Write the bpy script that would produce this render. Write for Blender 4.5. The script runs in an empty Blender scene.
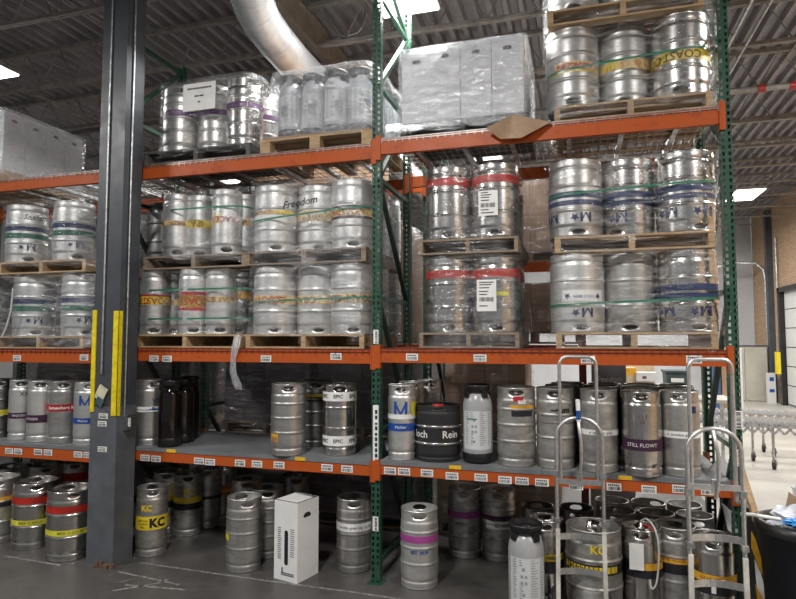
import bpy, bmesh, math, random
from mathutils import Vector, Matrix, noise
random.seed(7)
PI=math.pi
sc=bpy.context.scene
COL=sc.collection
# ---------------------------------------------------------------- camera
A=math.radians(16.57); T=math.radians(3.64); FPX=605.0
CP=Vector((1.664,-4.93,2.05))
R_=Vector((math.cos(A),math.sin(A),0)); FH=Vector((-math.sin(A),math.cos(A),0)); ZU=Vector((0,0,1))
F_=FH*math.cos(T)+ZU*math.sin(T); U_=ZU*math.cos(T)-FH*math.sin(T)
cam_d=bpy.data.cameras.new('camera'); cam=bpy.data.objects.new('camera',cam_d); COL.objects.link(cam)
cam_d.sensor_width=36; cam_d.lens=36*FPX/796; cam_d.clip_end=100; cam_d.clip_start=.05
M=Matrix((R_,U_,-F_)).transposed().to_4x4(); M.translation=CP; cam.matrix_world=M
sc.camera=cam
def at(x,y,Y=None,Z=None,X=None):
    """survey helper: where the sight line of a photo point meets a real plane of the place"""
    d=F_+R_*((x-398)/FPX)+U_*((299.5-y)/FPX)
    if Y is not None: s=(Y-CP.y)/d.y
    elif Z is not None: s=(Z-CP.z)/d.z
    else: s=(X-CP.x)/d.x
    return CP+d*s
def stand(x,y,z,r):
    p=at(x,y,Z=z); d=p-CP; d.z=0; d.normalize(); q=p+d*r
    return q.x,q.y
# ---------------------------------------------------------------- materials
MATS={}
def nodes(name):
    m=bpy.data.materials.new(name); m.use_nodes=True; nt=m.node_tree
    return m,nt,nt.nodes['Principled BSDF']
def mat(name,col,rough=.6,metal=0,var=.12,scale=8,bump=.0,rvar=.0,stretch=(1,1,1),col2=None,thr=None,emit=None,es=0,spec=.5,obj=True,trans=0,coat=0):
    if name in MATS: return MATS[name]
    m,nt,b=nodes(name); N=nt.nodes; L=nt.links
    tc=N.new('ShaderNodeTexCoord'); mp=N.new('ShaderNodeMapping'); mp.inputs['Scale'].default_value=stretch
    oi=N.new('ShaderNodeObjectInfo'); ad=N.new('ShaderNodeVectorMath'); ad.operation='ADD'
    cm=N.new('ShaderNodeCombineXYZ'); mu=N.new('ShaderNodeMath'); mu.operation='MULTIPLY'; mu.inputs[1].default_value=37.
    L.new(oi.outputs['Random'],mu.inputs[0]); L.new(mu.outputs[0],cm.inputs[0]); L.new(mu.outputs[0],cm.inputs[2])
    L.new(tc.outputs['Object'],ad.inputs[0]); L.new(cm.outputs[0],ad.inputs[1]); L.new(ad.outputs[0],mp.inputs[0])
    nz=N.new('ShaderNodeTexNoise'); nz.inputs['Scale'].default_value=scale; nz.inputs['Detail'].default_value=5; nz.inputs['Roughness'].default_value=.65
    L.new(mp.outputs[0],nz.inputs['Vector'])
    cr=N.new('ShaderNodeValToRGB'); e=cr.color_ramp.elements
    c=Vector(col[:3]); c2=Vector(col2) if col2 else c*(1-var*2.2)
    hi=c*(1+var) if not col2 else c
    e[0].position=.35 if thr is None else thr[0]; e[1].position=.65 if thr is None else thr[1]
    e[0].color=(*c2,1); e[1].color=(*hi,1)
    L.new(nz.outputs['Fac'],cr.inputs[0]); L.new(cr.outputs[0],b.inputs['Base Color'])
    b.inputs['Roughness'].default_value=rough; b.inputs['Metallic'].default_value=metal
    b.inputs['Specular IOR Level'].default_value=spec
    if coat: b.inputs['Coat Weight'].default_value=coat
    if rvar:
        mr=N.new('ShaderNodeMapRange'); mr.inputs['To Min'].default_value=rough+rvar; mr.inputs['To Max'].default_value=max(.04,rough-rvar)
        mr.inputs['From Min'].default_value=.3; mr.inputs['From Max'].default_value=.7
        L.new(nz.outputs['Fac'],mr.inputs[0]); L.new(mr.outputs[0],b.inputs['Roughness'])
    if bump:
        bp=N.new('ShaderNodeBump'); bp.inputs['Strength'].default_value=bump; bp.inputs['Distance'].default_value=.01
        L.new(nz.outputs['Fac'],bp.inputs['Height']); L.new(bp.outputs[0],b.inputs['Normal'])
    if emit: b.inputs['Emission Color'].default_value=(*emit,1); b.inputs['Emission Strength'].default_value=es
    MATS[name]=m; return m
steel=mat('brushed_steel',(.54,.53,.51),.38,.88,.10,5,.02,.05,(1,1,3))
steel_b=mat('polished_steel',(.58,.565,.54),.25,1,.08,5,.012,.04,(1,1,2))
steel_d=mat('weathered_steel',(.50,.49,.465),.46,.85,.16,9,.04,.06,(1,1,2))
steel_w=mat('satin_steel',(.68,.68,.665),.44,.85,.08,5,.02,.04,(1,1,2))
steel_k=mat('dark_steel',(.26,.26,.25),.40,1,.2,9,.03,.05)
alu=mat('aluminium',(.68,.68,.68),.40,1,.12,20,.1,.08)
galv=mat('galvanised',(.55,.57,.58),.42,1,.2,14,.1,.1)
black=mat('black_plastic',(.012,.012,.013),.35,0,.2)
rubber=mat('black_rubber',(.02,.02,.02),.7)
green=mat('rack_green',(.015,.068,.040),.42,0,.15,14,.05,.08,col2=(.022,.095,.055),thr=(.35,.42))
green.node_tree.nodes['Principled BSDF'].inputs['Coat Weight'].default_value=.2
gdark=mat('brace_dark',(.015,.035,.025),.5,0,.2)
orange=mat('beam_orange',(.43,.082,.014),.45,0,.10,6,.05,.06,col2=(.28,.048,.014),thr=(.30,.45),spec=.3)
wire=mat('wire_zinc',(.40,.38,.36),.45,1,.2)
board=mat('shelf_grey',(.17,.18,.19),.5,0,.12,3,.05)
wood=mat('pallet_pine',(.50,.36,.21),.75,0,.2,7,.3,.0,(1,6,6),col2=(.31,.20,.11))
wood2=mat('pallet_weathered',(.30,.235,.17),.8,0,.2,7,.3,.0,(1,6,6),col2=(.17,.13,.095))
woodd=mat('pallet_dark',(.10,.095,.09),.7,0,.2,7,.2)
colp=mat('column_paint',(.060,.068,.080),.42,0,.15,5,.08,.06,col2=(.040,.045,.055))
whitep=mat('label_white',(.80,.80,.78),.5,0,.04)
ink=mat('ink_black',(.015,.015,.02),.5)
navy=mat('navy_ink',(.008,.026,.10),.45)
mblue=mat('print_blue',(.012,.07,.32),.45)
redb=mat('band_red',(.42,.022,.012),.40)
redd=mat('band_crimson',(.45,.02,.03),.45)
yel=mat('band_yellow',(.80,.60,.03),.45)
yel2=mat('band_lemon',(.66,.62,.05),.45)
orl=mat('band_amber',(.75,.38,.03),.45)
cream=mat('band_cream',(.70,.55,.25),.5,0,.1,25,col2=(.55,.22,.05),thr=(.4,.5))
pur=mat('band_purple',(.10,.02,.12),.45)
pink=mat('band_magenta',(.36,.06,.27),.45)
wine=mat('band_plum',(.05,.014,.045),.45)
brownt=mat('print_brown',(.16,.05,.02),.5)
gband=mat('strap_green',(.008,.19,.10),.4)
yellow=mat('guard_yellow',(.75,.60,.01),.5,0,.1,20,.1)
wbox=mat('white_carton',(.68,.69,.71),.65,0,.05,3,.03)
bbox=mat('brown_carton',(.33,.22,.14),.8,0,.1,4,.05)
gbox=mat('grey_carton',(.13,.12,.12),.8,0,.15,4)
tape=mat('packing_tape',(.46,.34,.22),.3)
petg=mat('pet_grey',(.42,.43,.45),.22,0,.08,6,spec=.6)
petb=mat('pet_amber',(.008,.005,.0045),.10,0,.2,6,spec=.5)
hose=mat('pale_hose',(.6,.6,.58),.4)
hred=mat('coupler_red',(.45,.03,.02),.4)
teal=mat('tote_teal',(.05,.085,.09),.5)
bluew=mat('blue_paint',(.04,.10,.25),.6)
chalk=mat('worn_line',(.28,.275,.26),.7,0,.3,30,col2=(.12,.12,.115),thr=(.4,.6))
m_joist=mat('joist_paint',(.27,.25,.23),.55,0,.15)
m_girder=mat('girder_paint',(.17,.14,.11),.55,0,.15)
m_deck=mat('deck_metal',(.27,.262,.28),.5,.25,.12,2)
m_duct=mat('duct_zinc',(.66,.68,.70),.45,1,.12,3,.05,.05)
m_white_wall=mat('wall_white',(.52,.53,.55),.7,0,.05,1)
m_grey_panel=mat('panel_greige',(.42,.40,.34),.6,0,.08,2)
m_door=mat('dock_white',(.62,.62,.60),.5,0,.04,1)
m_led=mat('led_panel',(.9,.9,.9),.4,0,0,emit=(1,.98,.95),es=9)
# floors
def floor_mat(name,c1,c2,rough,sc_):
    m,nt,b=nodes(name); N=nt.nodes; L=nt.links
    tc=N.new('ShaderNodeTexCoord'); n1=N.new('ShaderNodeTexNoise'); n1.inputs['Scale'].default_value=sc_; n1.inputs['Detail'].default_value=8; n1.inputs['Roughness'].default_value=.7
    n2=N.new('ShaderNodeTexNoise'); n2.inputs['Scale'].default_value=sc_*9; n2.inputs['Detail'].default_value=4
    L.new(tc.outputs['Object'],n1.inputs[0]); L.new(tc.outputs['Object'],n2.inputs[0])
    mx=N.new('ShaderNodeMath'); mx.operation='MULTIPLY_ADD'; mx.inputs[1].default_value=.35; L.new(n2.outputs[0],mx.inputs[0]); L.new(n1.outputs[0],mx.inputs[2])
    cr=N.new('ShaderNodeValToRGB'); cr.color_ramp.elements[0].position=.5; cr.color_ramp.elements[1].position=.85
    cr.color_ramp.elements[0].color=(*c1,1); cr.color_ramp.elements[1].color=(*c2,1)
    L.new(mx.outputs[0],cr.inputs[0]); L.new(cr.outputs[0],b.inputs['Base Color'])
    mr=N.new('ShaderNodeMapRange'); mr.inputs['From Min'].default_value=.4; mr.inputs['From Max'].default_value=.9; mr.inputs['To Min'].default_value=rough-.1; mr.inputs['To Max'].default_value=rough+.15
    L.new(mx.outputs[0],mr.inputs[0]); L.new(mr.outputs[0],b.inputs['Roughness'])
    return m
m_floor=floor_mat('concrete_dark',(.055,.052,.05),(.095,.09,.085),.38,1.3)  # darker concrete colour around the racks, paler one beyond
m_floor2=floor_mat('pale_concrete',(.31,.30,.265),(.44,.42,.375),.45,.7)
def brick_mat():
    m,nt,b=nodes('tan_brick'); N=nt.nodes; L=nt.links
    tc=N.new('ShaderNodeTexCoord'); sp=N.new('ShaderNodeSeparateXYZ'); cb=N.new('ShaderNodeCombineXYZ')
    L.new(tc.outputs['Object'],sp.inputs[0]); L.new(sp.outputs['Y'],cb.inputs[0]); L.new(sp.outputs['Z'],cb.inputs[1])
    br=N.new('ShaderNodeTexBrick'); br.inputs['Scale'].default_value=1; br.inputs['Brick Width'].default_value=.22; br.inputs['Row Height'].default_value=.075; br.inputs['Mortar Size'].default_value=.009
    br.inputs['Color1'].default_value=(.50,.33,.20,1); br.inputs['Color2'].default_value=(.40,.25,.15,1); br.inputs['Mortar'].default_value=(.30,.24,.18,1)
    L.new(cb.outputs[0],br.inputs['Vector']); L.new(br.outputs[0],b.inputs['Base Color']); b.inputs['Roughness'].default_value=.85
    return m
m_brick=brick_mat()
def wrap_mat(name,base,veil,sx=(2,2,14),rot=.5):
    m=bpy.data.materials.new(name); m.use_nodes=True; nt=m.node_tree; N=nt.nodes; L=nt.links; N.clear()
    out=N.new('ShaderNodeOutputMaterial'); tr=N.new('ShaderNodeBsdfTransparent'); tr.inputs[0].default_value=(.97,.975,.98,1)
    gl=N.new('ShaderNodeBsdfGlossy'); gl.inputs['Roughness'].default_value=.16; gl.inputs[0].default_value=(.9,.92,.95,1)
    df=N.new('ShaderNodeBsdfDiffuse'); df.inputs[0].default_value=(.75,.78,.82,1)
    tc=N.new('ShaderNodeTexCoord'); mp=N.new('ShaderNodeMapping'); mp.inputs['Scale'].default_value=sx; mp.inputs['Rotation'].default_value=(rot,rot*.4,0)
    nz=N.new('ShaderNodeTexNoise'); nz.inputs['Scale'].default_value=1.7; nz.inputs['Detail'].default_value=5; nz.inputs['Roughness'].default_value=.6; nz.inputs['Distortion'].default_value=1.2
    L.new(tc.outputs['Object'],mp.inputs[0]); L.new(mp.outputs[0],nz.inputs[0])
    bp=N.new('ShaderNodeBump'); bp.inputs['Strength'].default_value=.9; bp.inputs['Distance'].default_value=.03
    L.new(nz.outputs[0],bp.inputs['Height']); L.new(bp.outputs[0],gl.inputs['Normal']); L.new(bp.outputs[0],df.inputs['Normal'])
    mr=N.new('ShaderNodeMapRange'); mr.inputs['From Min'].default_value=.45; mr.inputs['From Max'].default_value=.75; mr.inputs['To Min'].default_value=base; mr.inputs['To Max'].default_value=base+.42
    L.new(nz.outputs[0],mr.inputs[0])
    mg=N.new('ShaderNodeMixShader'); mg.inputs[0].default_value=veil; L.new(gl.outputs[0],mg.inputs[1]); L.new(df.outputs[0],mg.inputs[2])
    mx=N.new('ShaderNodeMixShader'); L.new(mr.outputs[0],mx.inputs[0]); L.new(tr.outputs[0],mx.inputs[1]); L.new(mg.outputs[0],mx.inputs[2])
    L.new(mx.outputs[0],out.inputs[0]); return m
wrap_c=wrap_mat('stretch_film_clear',.035,.12)
wrap_m=wrap_mat('stretch_film_milky',.07,.5,(2,2,7),.9)
wrap_w=wrap_mat('stretch_film_heavy',.22,.45,(5,5,11),1.1)
# ---------------------------------------------------------------- mesh builder
class MB:
    def __init__(s): s.v=[];s.f=[];s.m=[];s.sm=[]
    def add(s,vs,fs,m=0,smooth=False):
        o=len(s.v); s.v+= [tuple(v) for v in vs]; s.f+=[tuple(i+o for i in f) for f in fs]; s.m+=[m]*len(fs); s.sm+=[smooth]*len(fs)
        return s
    def box(s,x0,x1,y0,y1,z0,z1,m=0,mtx=None):
        vs=[Vector((x,y,z)) for z in (z0,z1) for y in (y0,y1) for x in (x0,x1)]
        if mtx: vs=[mtx@v for v in vs]
        return s.add(vs,[(0,2,3,1),(4,5,7,6),(0,1,5,4),(2,6,7,3),(0,4,6,2),(1,3,7,5)],m)
    def bar(s,a,b,w,h,m=0,up=(0,0,1)):
        a=Vector(a);b=Vector(b);d=(b-a);l=d.length;d.normalize();u=Vector(up)
        if abs(d.dot(u))>.98: u=Vector((0,1,0))
        x=d.cross(u).normalized(); u=x.cross(d)
        mt=Matrix((x,d,u)).transposed().to_4x4(); mt.translation=a
        return s.box(-w/2,w/2,0,l,-h/2,h/2,m,mt)
    def tube(s,pts,r,seg=8,m=0,caps=True):
        pts=[Vector(p) for p in pts]; n=len(pts); vs=[];fs=[]; pu=None
        for i,p in enumerate(pts):
            d=(pts[min(i+1,n-1)]-pts[max(i-1,0)]).normalized()
            if pu is None: pu=Vector((0,0,1)) if abs(d.z)<.9 else Vector((1,0,0))
            x=d.cross(pu).normalized(); pu=x.cross(d).normalized()
            rr=r[i] if isinstance(r,(list,tuple)) else r
            for k in range(seg):
                a=2*PI*k/seg; vs.append(p+(x*math.cos(a)+pu*math.sin(a))*rr)
        for i in range(n-1):
            for k in range(seg):
                k2=(k+1)%seg; fs.append((i*seg+k,i*seg+k2,(i+1)*seg+k2,(i+1)*seg+k))
        s.add(vs,fs,m,True)
        if caps: s.add(vs[:seg],[tuple(range(seg))],m); s.add(vs[-seg:],[tuple(reversed(range(seg)))],m)
        return s
    def lathe(s,prof,seg=40,m=0,c=(0,0),a0=0,a1=2*PI,smooth=True):
        full=abs(a1-a0-2*PI)<1e-6; n=seg if full else seg+1; vs=[];fs=[]
        for r,z in prof:
            for k in range(n):
                a=a0+(a1-a0)*k/seg; vs.append((c[0]+r*math.sin(a),c[1]-r*math.cos(a),z))
        for i in range(len(prof)-1):
            for k in range(seg):
                k2=(k+1)%n if full else k+1
                fs.append((i*n+k,i*n+k2,(i+1)*n+k2,(i+1)*n+k))
        return s.add(vs,fs,m,smooth)
    def mesh(s,name,mats):
        me=bpy.data.meshes.new(name); me.from_pydata(s.v,[],s.f)
        for m in (mats if isinstance(mats,(list,tuple)) else [mats]): me.materials.append(m)
        me.polygons.foreach_set('material_index',s.m); me.polygons.foreach_set('use_smooth',s.sm); me.update(); return me
    def build(s,name,mats,parent=None,**k): return link(name,s.mesh(name,mats),parent,**k)
def link(name,me,parent=None,loc=None,rot=None):
    o=bpy.data.objects.new(name,me); COL.objects.link(o)
    if parent: o.parent=parent
    if loc is not None: o.location=loc
    if rot is not None: o.rotation_euler=rot
    return o
def tag(o,label=None,cat=None,group=None,kind=None):
    if label: o['label']=label
    if cat: o['category']=cat
    if group: o['group']=group
    if kind: o['kind']=kind
    return o
def empty(name,loc=(0,0,0),rz=0,label=None,cat=None,group=None):
    o=bpy.data.objects.new(name,None); COL.objects.link(o); o.empty_display_size=.1
    o.location=loc; o.rotation_euler=(0,0,rz); return tag(o,label,cat,group)
def copy_tree(o,parent=None):
    c=o.copy(); COL.objects.link(c)
    if parent: c.parent=parent
    for ch in list(o.children): copy_tree(ch,c)
    return c
def struct(name,mb,m): return tag(mb.build(name,m),kind='structure')
# ---------------------------------------------------------------- text helpers
TXT={}
def text_raw(s,size,bold=0.0,shear=0.0,space=1.0):
    k=(s,size,bold,shear,space)
    if k not in TXT and s=='M':
        H=.70*size; W=.80*size; t=.155*size; vs=[];fs=[]
        def quad(a,b,c,d): o=len(vs); vs.extend(Vector((x-W/2,y-H/2,0)) for x,y in (a,b,c,d)); fs.append((o,o+1,o+2,o+3))
        for x0 in (0,W-t):
            for i in range(2): quad((x0+t*i/2,0),(x0+t*(i+1)/2,0),(x0+t*(i+1)/2,H),(x0+t*i/2,H))
        n=5
        for i in range(n):
            xa,xb=t*.5+(W/2-t*.5)*i/n,t*.5+(W/2-t*.5)*(i+1)/n
            ya,yb=H-(H*.85)*i/n,H-(H*.85)*(i+1)/n; h=t*1.35
            quad((xa,ya-h*(1 if i else .8)),(xb,max(yb-h,0)),(xb,yb),(xa,ya))
            quad((W-xb,max(yb-h,0)),(W-xa,ya-h*(1 if i else .8)),(W-xa,ya),(W-xb,yb))
        TXT[k]=(vs,fs)
    if k not in TXT:
        cu=bpy.data.curves.new('t','FONT'); cu.body=s; cu.size=size; cu.align_x='CENTER'; cu.align_y='CENTER'; cu.offset=bold; cu.shear=shear; cu.resolution_u=2; cu.space_character=space
        ob=bpy.data.objects.new('t',cu); COL.objects.link(ob); bpy.context.view_layer.update()
        me=bpy.data.meshes.new_from_object(ob.evaluated_get(bpy.context.evaluated_depsgraph_get()))
        bm=bmesh.new(); bm.from_mesh(me); xs_=[v.co.x for v in bm.verts]
        if xs_ and size>.02:
            st_=.014; q_=math.floor(min(xs_)/st_)*st_
            while q_<max(xs_):
                bmesh.ops.bisect_plane(bm,geom=bm.verts[:]+bm.edges[:]+bm.faces[:],plane_co=(q_,0,0),plane_no=(1,0,0)); q_+=st_
        bm.to_mesh(me); bm.free()
        TXT[k]=([v.co.copy() for v in me.vertices],[tuple(p.vertices) for p in me.polygons])
        bpy.data.objects.remove(ob); bpy.data.curves.remove(cu); bpy.data.meshes.remove(me)
    return TXT[k]
def text_cyl(mb,s,r,z,size,ang=0,m=0,bold=0.,shear=0.,space=1.,tilt=0):
    vs,fs=text_raw(s,size,bold,shear,space); ct,st=math.cos(tilt),math.sin(tilt)
    out=[]
    for v in vs:
        x=v.x*ct-v.y*st; y=v.x*st+v.y*ct; a=ang+x/r
        out.append((r*math.sin(a),-r*math.cos(a),z+y))
    return mb.add(out,fs,m)
def text_flat(mb,s,size,mtx,m=0,bold=0.,shear=0.,space=1.):
    vs,fs=text_raw(s,size,bold,shear,space)
    return mb.add([mtx@v for v in vs],fs,m)
def face_mtx(p,x=(1,0,0),up=(0,0,1)):
    x=Vector(x).normalized(); u=Vector(up).normalized(); n=x.cross(u)
    mt=Matrix((x,u,n)).transposed().to_4x4(); mt.translation=Vector(p); return mt
def star(mb,r,ang,z,s,m=0):
    vs=[(r*math.sin(ang),-r*math.cos(ang),z)]
    for k in range(10):
        q=s if k%2==0 else s*.42; t=PI/2+k*PI/5; a=ang+q*math.cos(t)/r; vs.append((r*math.sin(a),-r*math.cos(a),z+q*math.sin(t)))
    return mb.add(vs,[(0,1+k,1+(k+1)%10) for k in range(10)],m)
# ---------------------------------------------------------------- kegs
KH=.63
KIND={ # radius, height, rib heights, chime seam low, chime seam high
 'half':(.203,KH,(.215,.415),.07,.55),
 'half_euro':(.205,.50,(.17,.33),.05,.44),
 'slim_ribbed':(.156,KH,(.20,.33,.455),.065,.545),
 'slim_two':(.150,KH,(.24,.42),.075,.54),
 'slim':(.142,KH,(),.07,.545),
 'sixth':(.119,KH,(),.07,.545),
 'sixth_ribbed':(.119,KH,(.23,.41),.07,.545),
 'low_euro':(.197,.46,(.15,.29),.04,.42)}
def keg_meshes(kind):
    R,H,ribs,zl,zh=KIND[kind]; key='_k'+kind
    if key in MATS: return MATS[key]
    p=[(R-.018,.0),(R-.007,.0),(R-.002,.006),(R-.005,.012),(R-.004,.02),(R-.003,zl-.018),(R-.004,zl-.012),(R-.009,zl-.005),(R-.009,zl),(R-.002,zl+.014),(R,zl+.026),(R,zl+.032)]
    for z in ribs:
        g=.008 if R>.16 else .005
        p+=[(R,z-.019),(R,z-.013),(R+g*.75,z-.007),(R+g,z),(R+g*.75,z+.007),(R,z+.013),(R,z+.019)]
        p+=[]
    p+=[(R,zh-.032),(R,zh-.026),(R-.002,zh-.014),(R-.010,zh-.001),(R-.010,zh+.004),(R-.030,zh+.012),(R*.5,zh+.024),(.045,zh+.028),(.0001,zh+.028)]
    b=MB(); b.lathe(p,40)
    b.lathe([(R-.022,.0),(R-.022,zl-.02),(R*.5,zl-.035),(.0001,zl-.038)],32)
    # top chime: thin rolled wall with two hand holes
    seg=48; hh=H-zh; rows=[zh+.001,zh+hh*.26,zh+hh*.50,zh+hh*.74,H-.010]
    ro,ri=R-.004,R-.0085; hw=.056/ro; 
    c=MB(); vs=[];fs=[]
    nk=max(2,round(hw/(2*PI/seg)))
    def hole(k):
        for c0 in (0,seg//2):
            d=(k-c0+seg//2)%seg-seg//2
            if -nk<=d<nk: return d
        return None
    def dz(j,k):
        z=rows[j]
        for c0 in (0,seg//2):
            d=(k-c0+seg//2)%seg-seg//2
            if abs(d)==nk and j in (1,3): z=rows[2]+(z-rows[2])*.35
            elif abs(d)==nk-1 and j in (1,3): z=rows[2]+(z-rows[2])*.88
        return z
    for rr in (ro,ri):
        for j in range(5):
            for k in range(seg):
                a=2*PI*k/seg; vs.append((rr*math.sin(a),-rr*math.cos(a),dz(j,k)))
    n5=5*seg
    for j in range(4):
        for k in range(seg):
            if j in (1,2) and hole(k) is not None: continue
            k2=(k+1)%seg; q=(j*seg+k,j*seg+k2,(j+1)*seg+k2,(j+1)*seg+k)
            fs.append(q); fs.append(tuple(n5+i for i in reversed(q)))
    for k in range(seg):
        if hole(k) is not None:
            k2=(k+1)%seg
            for j in (1,3):
                q=(j*seg+k,j*seg+k2,n5+j*seg+k2,n5+j*seg+k); fs.append(q if j==1 else tuple(reversed(q)))
    c.add(vs,fs,0,True)
    rt=R-.0062; c.lathe([(rt+.0065*math.cos(t),H-.007+.0065*math.sin(t)) for t in [i*PI/4 for i in range(9)]],seg)
    # valve neck
    v=MB(); v.lathe([(.034,zh+.022),(.034,zh+.034),(.027,zh+.036),(.027,zh+.046),(.021,zh+.046),(.018,zh+.036),(.0001,zh+.036)],20)
    MATS[key]=(b,c,v); return MATS[key]
PROTO={}
def band_mb(R,z0,z1,a0=0,a1=2*PI,off=.0016):
    seg=40 if a1-a0>6 else max(4,int((a1-a0)/.12))
    return MB().lathe([(R+off,z0),(R+off,z1)],seg,0,(0,0),a0,a1)
def keg(kind,x,y,z,label,group=None,flip=False,rz=None,design=None,metal=None,name='beer_keg',dr=0,cat='keg'):
    """design: list of ('band',z0,z1,mat,a0,a1,label) / ('text',s,z,size,ang,mat,bold) / ('star',z,s,ang,mat)"""
    metal=metal or steel; design=design or ()
    key=(kind,metal.name,tuple(design))
    if key in PROTO: o=copy_tree(PROTO[key])
    else:
        o=empty(name); PROTO[key]=o
        R,H,ribs,zl,zh=KIND[kind]; b,c,v=keg_meshes(kind)
        kk=('_m',kind,metal.name)
        if kk not in MATS: MATS[kk]=(b.mesh('keg_body',metal),c.mesh('chime_ring',metal),v.mesh('valve',steel_k))
        mb,mc,mv=MATS[kk]
        link('body',mb,o); link('chime_ring',mc,o); link('valve',mv,o)
        last=None
        for d in design:
            if d[0]=='band':
                a0,a1=(d[4],d[5]) if len(d)>5 else (0,2*PI)
                last=band_mb(R+.0012,d[1],d[2],a0,a1).build('label_band',MATS[d[3]],o)
                if len(d)>6 and d[6]: last['label']=d[6]
                zz=(d[1],d[2])
        # lettering, gathered by colour
        by={}
        for d in design:
            if d[0]=='text': by.setdefault(d[5],[]).append(d)
            if d[0]=='star': by.setdefault(d[4],[]).append(d)
        for mn,ds in by.items():
            t=MB()
            for d in ds:
                if d[0]=='text': text_cyl(t,d[1],R+.0045,d[2],d[3],d[4],0,d[6] if len(d)>6 else 0,d[7] if len(d)>7 else 0)
                else: star(t,R+.0045,d[3],d[1],d[2])
            t.build('lettering',MATS[mn],o)
        for ch in o.children: ch['_']=0; del ch['_']
    if rz is None: rz=math.atan2(CP.x-x,-(CP.y-y))
    rz+=dr
    if flip: o.location=(x,y,z+KIND[kind][1]); o.rotation_euler=(PI,0,rz+PI)
    else: o.location=(x,y,z); o.rotation_euler=(0,0,rz)
    tag(o,label,cat)
    if group: o['group']=group
    elif 'group' in o: del o['group']
    return o
B='band';X_='text';S_='star'
D_M=((B,.235,.285,'navy_ink'),(B,.20,.225,'navy_ink'),(X_,'M',.40,.085,-.25,'navy_ink',.004),(S_,.40,.028,.12,'navy_ink'),(X_,'M',.40,.085,2.0,'navy_ink',.004),(S_,.40,.028,2.37,'navy_ink'))
# P1 (right bay, upper stack) : star left of letter once the keg is turned over
D_M1=((B,.335,.375,'navy_ink'),(B,.265,.315,'navy_ink'),(X_,'M',.475,.105,-.28,'navy_ink',.002),(S_,.475,.036,.13,'navy_ink'),(X_,'M',.475,.105,1.0,'navy_ink',.002),(S_,.475,.036,1.42,'navy_ink'))
D_MW=((B,.295,.385,'label_white',-.9,.7),(S_,.345,.030,-.65,'navy_ink'),(S_,.345,.030,.50,'navy_ink'),(X_,'COLD BEER',.345,.032,-.1,'print_blue',0),(X_,'M',.475,.105,-.22,'navy_ink',.002),(S_,.475,.036,.20,'navy_ink'))
D_RED=((B,.485,.535,'band_red'),)
# ---------------------------------------------------------------- pallets
def pallet_proto(kind):
    m={'new':wood,'old':wood2,'dark':woodd}[kind]
    W,D,H=1.16,1.02,.128; o=empty('wooden_pallet')
    t=MB()
    for i in range(7):
        y0=i*(D-.11)/6; t.box(0,W,y0,y0+.10,H-.017,H)
    t.build('top_deck',m,o)
    t=MB()
    for y0 in (0,.3,D/2-.05,D-.4,D-.10): t.box(0,W,y0,y0+.10,0,.015)
    t.build('bottom_deck',m,o)
    for x0 in (0.0,W/2-.022,W-.045): MB().box(x0,x0+.045,.004,D-.004,.015,H-.017).build('stringer',m,o)
    return o
PAL={}
def pallet(x,y,z,label,kind='new',sx=1,rz=0,group=None,sy=1):
    if kind in PAL: o=copy_tree(PAL[kind])
    else: o=PAL[kind]=pallet_proto(kind)
    o.location=(x,y,z); o.scale=(sx,sy,1); o.rotation_euler=(0,0,rz)
    return tag(o,label,'pallet',group)
def rrect(x0,x1,y0,y1,r,n=6,per=10):
    pts=[]
    for cx,cy,a in ((x1-r,y0+r,-PI/2),(x1-r,y1-r,0),(x0+r,y1-r,PI/2),(x0+r,y0+r,PI)):
        for k in range(n+1): t=a+PI/2*k/n; pts.append(Vector((cx+r*math.cos(t),cy+r*math.sin(t),0)))
    out=[]
    for i,p in enumerate(pts):
        q=pts[(i+1)%len(pts)]; L=(q-p).length; k=max(1,int(L/.09))
        for j in range(k): out.append(p.lerp(q,j/k))
    return out
def film(x0,x1,y0,y1,z0,z1,label,m=None,r=.17,top=False,amp=.014,text=None,seed=0,flare=.02):
    pts=rrect(x0,x1,y0,y1,r); n=len(pts); nz=9; mb=MB(); vs=[];fs=[]
    cx,cy=(x0+x1)/2,(y0+y1)/2
    for j in range(nz):
        t=j/(nz-1); z=z0+(z1-z0)*t
        for i,p in enumerate(pts):
            d=Vector((p.x-cx,p.y-cy,0)).normalized()
            w=noise.noise(Vector((p.x*5+seed,p.y*5,z*6)))*amp
            zz=z+(noise.noise(Vector((p.x*7,p.y*7+seed,t*3)))*.05 if j in (0,nz-1) else 0)*(0 if top and j else 1)
            q=p+d*(w+(flare if j==0 else 0)); vs.append((q.x,q.y,zz))
    for j in range(nz-1):
        for i in range(n): i2=(i+1)%n; fs.append((j*n+i,j*n+i2,(j+1)*n+i2,(j+1)*n+i))
    if top:
        c=len(vs); 
        for i,p in enumerate(pts):
            q=Vector((cx,cy,0)).lerp(Vector((p.x,p.y,0)),.55); vs.append((q.x,q.y,z1+.012+.02*noise.noise(q*6)))
        vs.append((cx,cy,z1+.01))
        for i in range(n): i2=(i+1)%n; fs.append(((nz-1)*n+i,(nz-1)*n+i2,c+i2,c+i)); fs.append((c+i,c+i2,c+n))
    mb.add(vs,fs,0,True)
    o=mb.build('stretch_wrap',m or wrap_c); tag(o,label,'stretch wrap')
    if text:
        s,tx,tz,size,tilt=text
        t=MB(); mt=face_mtx((tx,y0-.034,tz),(math.cos(tilt),0,math.sin(tilt)),(-math.sin(tilt),0,math.cos(tilt))); text_flat(t,s,size,mt,0,.002,.35)
        q=t.build('handwriting',ink); q.parent=o; q['label']='black marker handwriting'
    return o
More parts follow.
